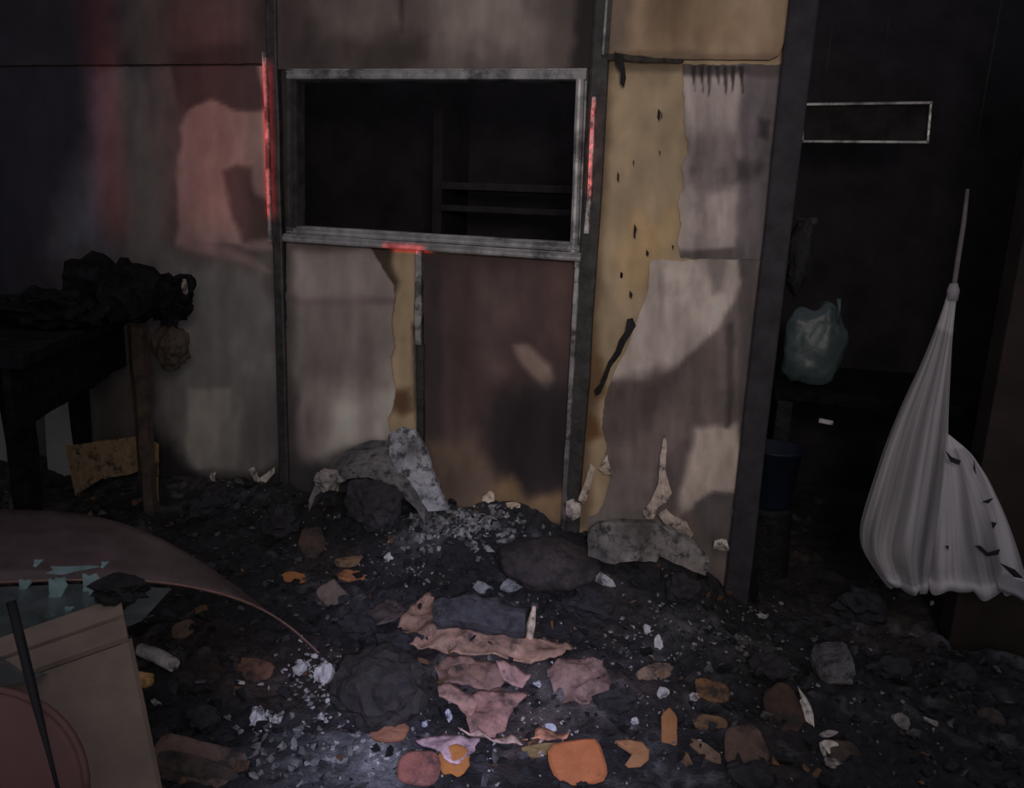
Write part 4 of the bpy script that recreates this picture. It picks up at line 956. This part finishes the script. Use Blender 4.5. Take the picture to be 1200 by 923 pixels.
# ------------------------------------------------------------------ beyond the doorway
yb = .75
hp = thing('hanging_framed_panel', tuple(at_y(1014, 168, yb)), 'small metal-framed glass panel hung by two wires beyond the doorway', 'framed panel')
cs = [(940, 123), (1090, 121), (1086, 167), (940, 166)]
fc = [at_y(a, b, yb) for a, b in cs]
for i in range(4):
    a, b = fc[i], fc[(i+1) % 4]; d = (b-a)/np.linalg.norm(b-a); V, Fc = box((a+b)/2, d, EY, np.cross(d, EY), np.linalg.norm(b-a)/2+.004, .02, .0055, bev=.002)
    add('frame_rail', V, Fc, M['strip'] if i == 1 else M['alu'], hp, smooth=False)
V = np.array([p_+EY*.01 for p_ in fc]+[p_+EY*.014 for p_ in fc]); add('pane', V, [[3, 2, 1, 0], [4, 5, 6, 7], [0, 1, 5, 4], [1, 2, 6, 5], [2, 3, 7, 6], [3, 0, 4, 7]], mat('dusty_dark_glass', (.028, .026, .026), rough=.7, var=.6, scale=9, bump=.1, spec=.15), hp, smooth=False)
for x_ in (962, 1026):
    a = at_y(x_, 122, yb); V, Fc = tube([a, a+EZ*.2+EX*.006, np.array([a[0]+.01, a[1], 2.42])], .0022, 6); add('wire', V, Fc, M['aludark'], hp)
# bench in the back room with a teal bag on it
zc = float(at_y(940, 452, .62)[2])
bt = thing('dark_bench', (.55, .85, 0), 'dark bench beyond the doorway under the teal bag', 'bench')
V, Fc = boxw((.17, .5, zc-.045), (1.15, 1.15, zc), .006, wob=.006); add('bench_top', V, Fc, M['soot'], bt, smooth=False)
for x_, y_ in ((.22, .55), (1.1, .55), (.22, 1.1), (1.1, 1.1)):
    V, Fc = boxw((x_-.03, y_-.03, 0), (x_+.03, y_+.03, zc-.04), .004); add('leg', V, Fc, M['char'], bt, smooth=False)
bag = at_y(946, 448, .66); bw = float(at_y(988, 448, .66)[0]-at_y(910, 448, .66)[0])/2; bh = float(at_y(948, 350, .66)[2])-zc
V, Fc = lump((0, 0, 0), (1, 1, 1), 61, .12, 1.6, 4)
V = np.sign(V)*np.abs(V)**.75
tz = np.clip((V[:, 2]+1)/2, 0, 1.1)
V = np.column_stack([bag[0]+V[:, 0]*bw*(1-.15*tz+.05*np.sin(V[:, 2]*4))+.02*tz, .68+V[:, 1]*.07*(1-.5*tz), zc+tz*bh*(.92+.08*np.sin(V[:, 0]*5))])
V += .010*np.array([noise.noise_vector(Vector(v)*22)[:] for v in V])
bg = thing('plastic_bag', (bag[0], .68, zc), 'crumpled pale teal plastic bag on the bench beyond the doorway', 'bag')
add('body', V, Fc, M['teal'], bg)
hx = at_y(984, 350, .66); V, Fc = tube([hx-EZ*.10, hx-EZ*.04+EX*.004, hx-EX*.004], [.010, .007, .009], 8, wob=.5); add('handle', V, Fc, M['teal'], bg)
# dark coat hanging behind the jamb, blue bucket, pale bit on the bench side
V, Fc = lump(at_y(936, 300, .10), (.042, .05, .13), 63, .18, 1.6, 4)
cu = thing('dark_coat', tuple(at_y(936, 350, .10)), 'black coat hanging against the jamb above the teal bag', 'coat')
add('body', V, Fc, M['char'], cu, smooth=True)
a = at_y(952, 260, .10); V, Fc = lump(a, (.018, .02, .016), 64, .3, 2, 3); add('collar', V, Fc, M['jamb'], cu)
V, Fc = tube([a+EZ*.0, a+EZ*.01-EX*.05], .005, 6); add('peg', V, Fc, M['aludark'], cu)
c_ = at_y(905, 505, .30); th = np.linspace(0, 2*math.pi, 25)[:-1]
prof = [(0, 0), (.075, 0), (.08, .01), (.10, .22), (.107, .225), (.105, .235), (.097, .232), (.08, .02), (0, .015)]
bz = thing('blue_bucket', (c_[0]+.02, .32, .35), 'dark blue bucket standing behind the door jamb', 'bucket')
V = np.array([(c_[0]+.02+r_*math.cos(t), .32+r_*math.sin(t), .35+z_) for r_, z_ in prof for t in th]); k = len(th)
Fc = [[i*k+j, i*k+(j+1) % k, (i+1)*k+(j+1) % k, (i+1)*k+j] for i in range(len(prof)-1) for j in range(k)]
add('body', V, Fc, M['blue'], bz)
V = np.array([(c_[0]+.02+r_*math.cos(t), .32+r_*math.sin(t), z_) for r_, z_ in [(0, .0), (.10, 0), (.105, .02), (.09, .33), (.10, .345), (0, .35)] for t in th])
so = thing('round_stool', (c_[0]+.02, .32, 0), 'black charred round stool under the dark blue bucket', 'stool')
add('seat', V[2*k:], [[i*k+j, i*k+(j+1) % k, (i+1)*k+(j+1) % k, (i+1)*k+j] for i in range(3) for j in range(k)], M['char'], so)
add('base', V[:3*k], [[i*k+j, i*k+(j+1) % k, (i+1)*k+(j+1) % k, (i+1)*k+j] for i in range(2) for j in range(k)], M['char'], so)
g = at_y(968, 494, .49); V, Fc = box(g, EX*.98+EZ*-.1, EY, EZ, .028, .006, .009, bev=.004); add('paper_tag', V, Fc, M['piece'], bt, col=np.tile(alb((140, 140, 140)), (len(V), 1)), smooth=False, label='small pale tag on the bench front')
# shelf seen through the window
sh = thing('wall_shelf', (-1.0, 1.5, 0), 'dark shelf unit in the room behind the window', 'shelf')
s0 = at_y(520, 213, 1.0); s1 = at_y(668, 222, 1.0); s2 = at_y(520, 236, 1.0)
V, Fc = boxw((s0[0]-.02, 1.0, s0[2]-.035), (s1[0]+.3, 1.4, s0[2]), .004); add('shelf_board', V, Fc, M['jamb'], sh, smooth=False)
V, Fc = boxw((s0[0]-.02, 1.0, s2[2]-.045), (s1[0]+.3, 1.4, s2[2]-.015), .004); add('shelf_board', V, Fc, M['jamb'], sh, smooth=False)
for x_ in (s0[0]-.06, s1[0]+.28):
    V, Fc = boxw((x_, 1.0, 0), (x_+.05, 1.4, 2.1), .004); add('side_post', V, Fc, M['dark'], sh, smooth=False)
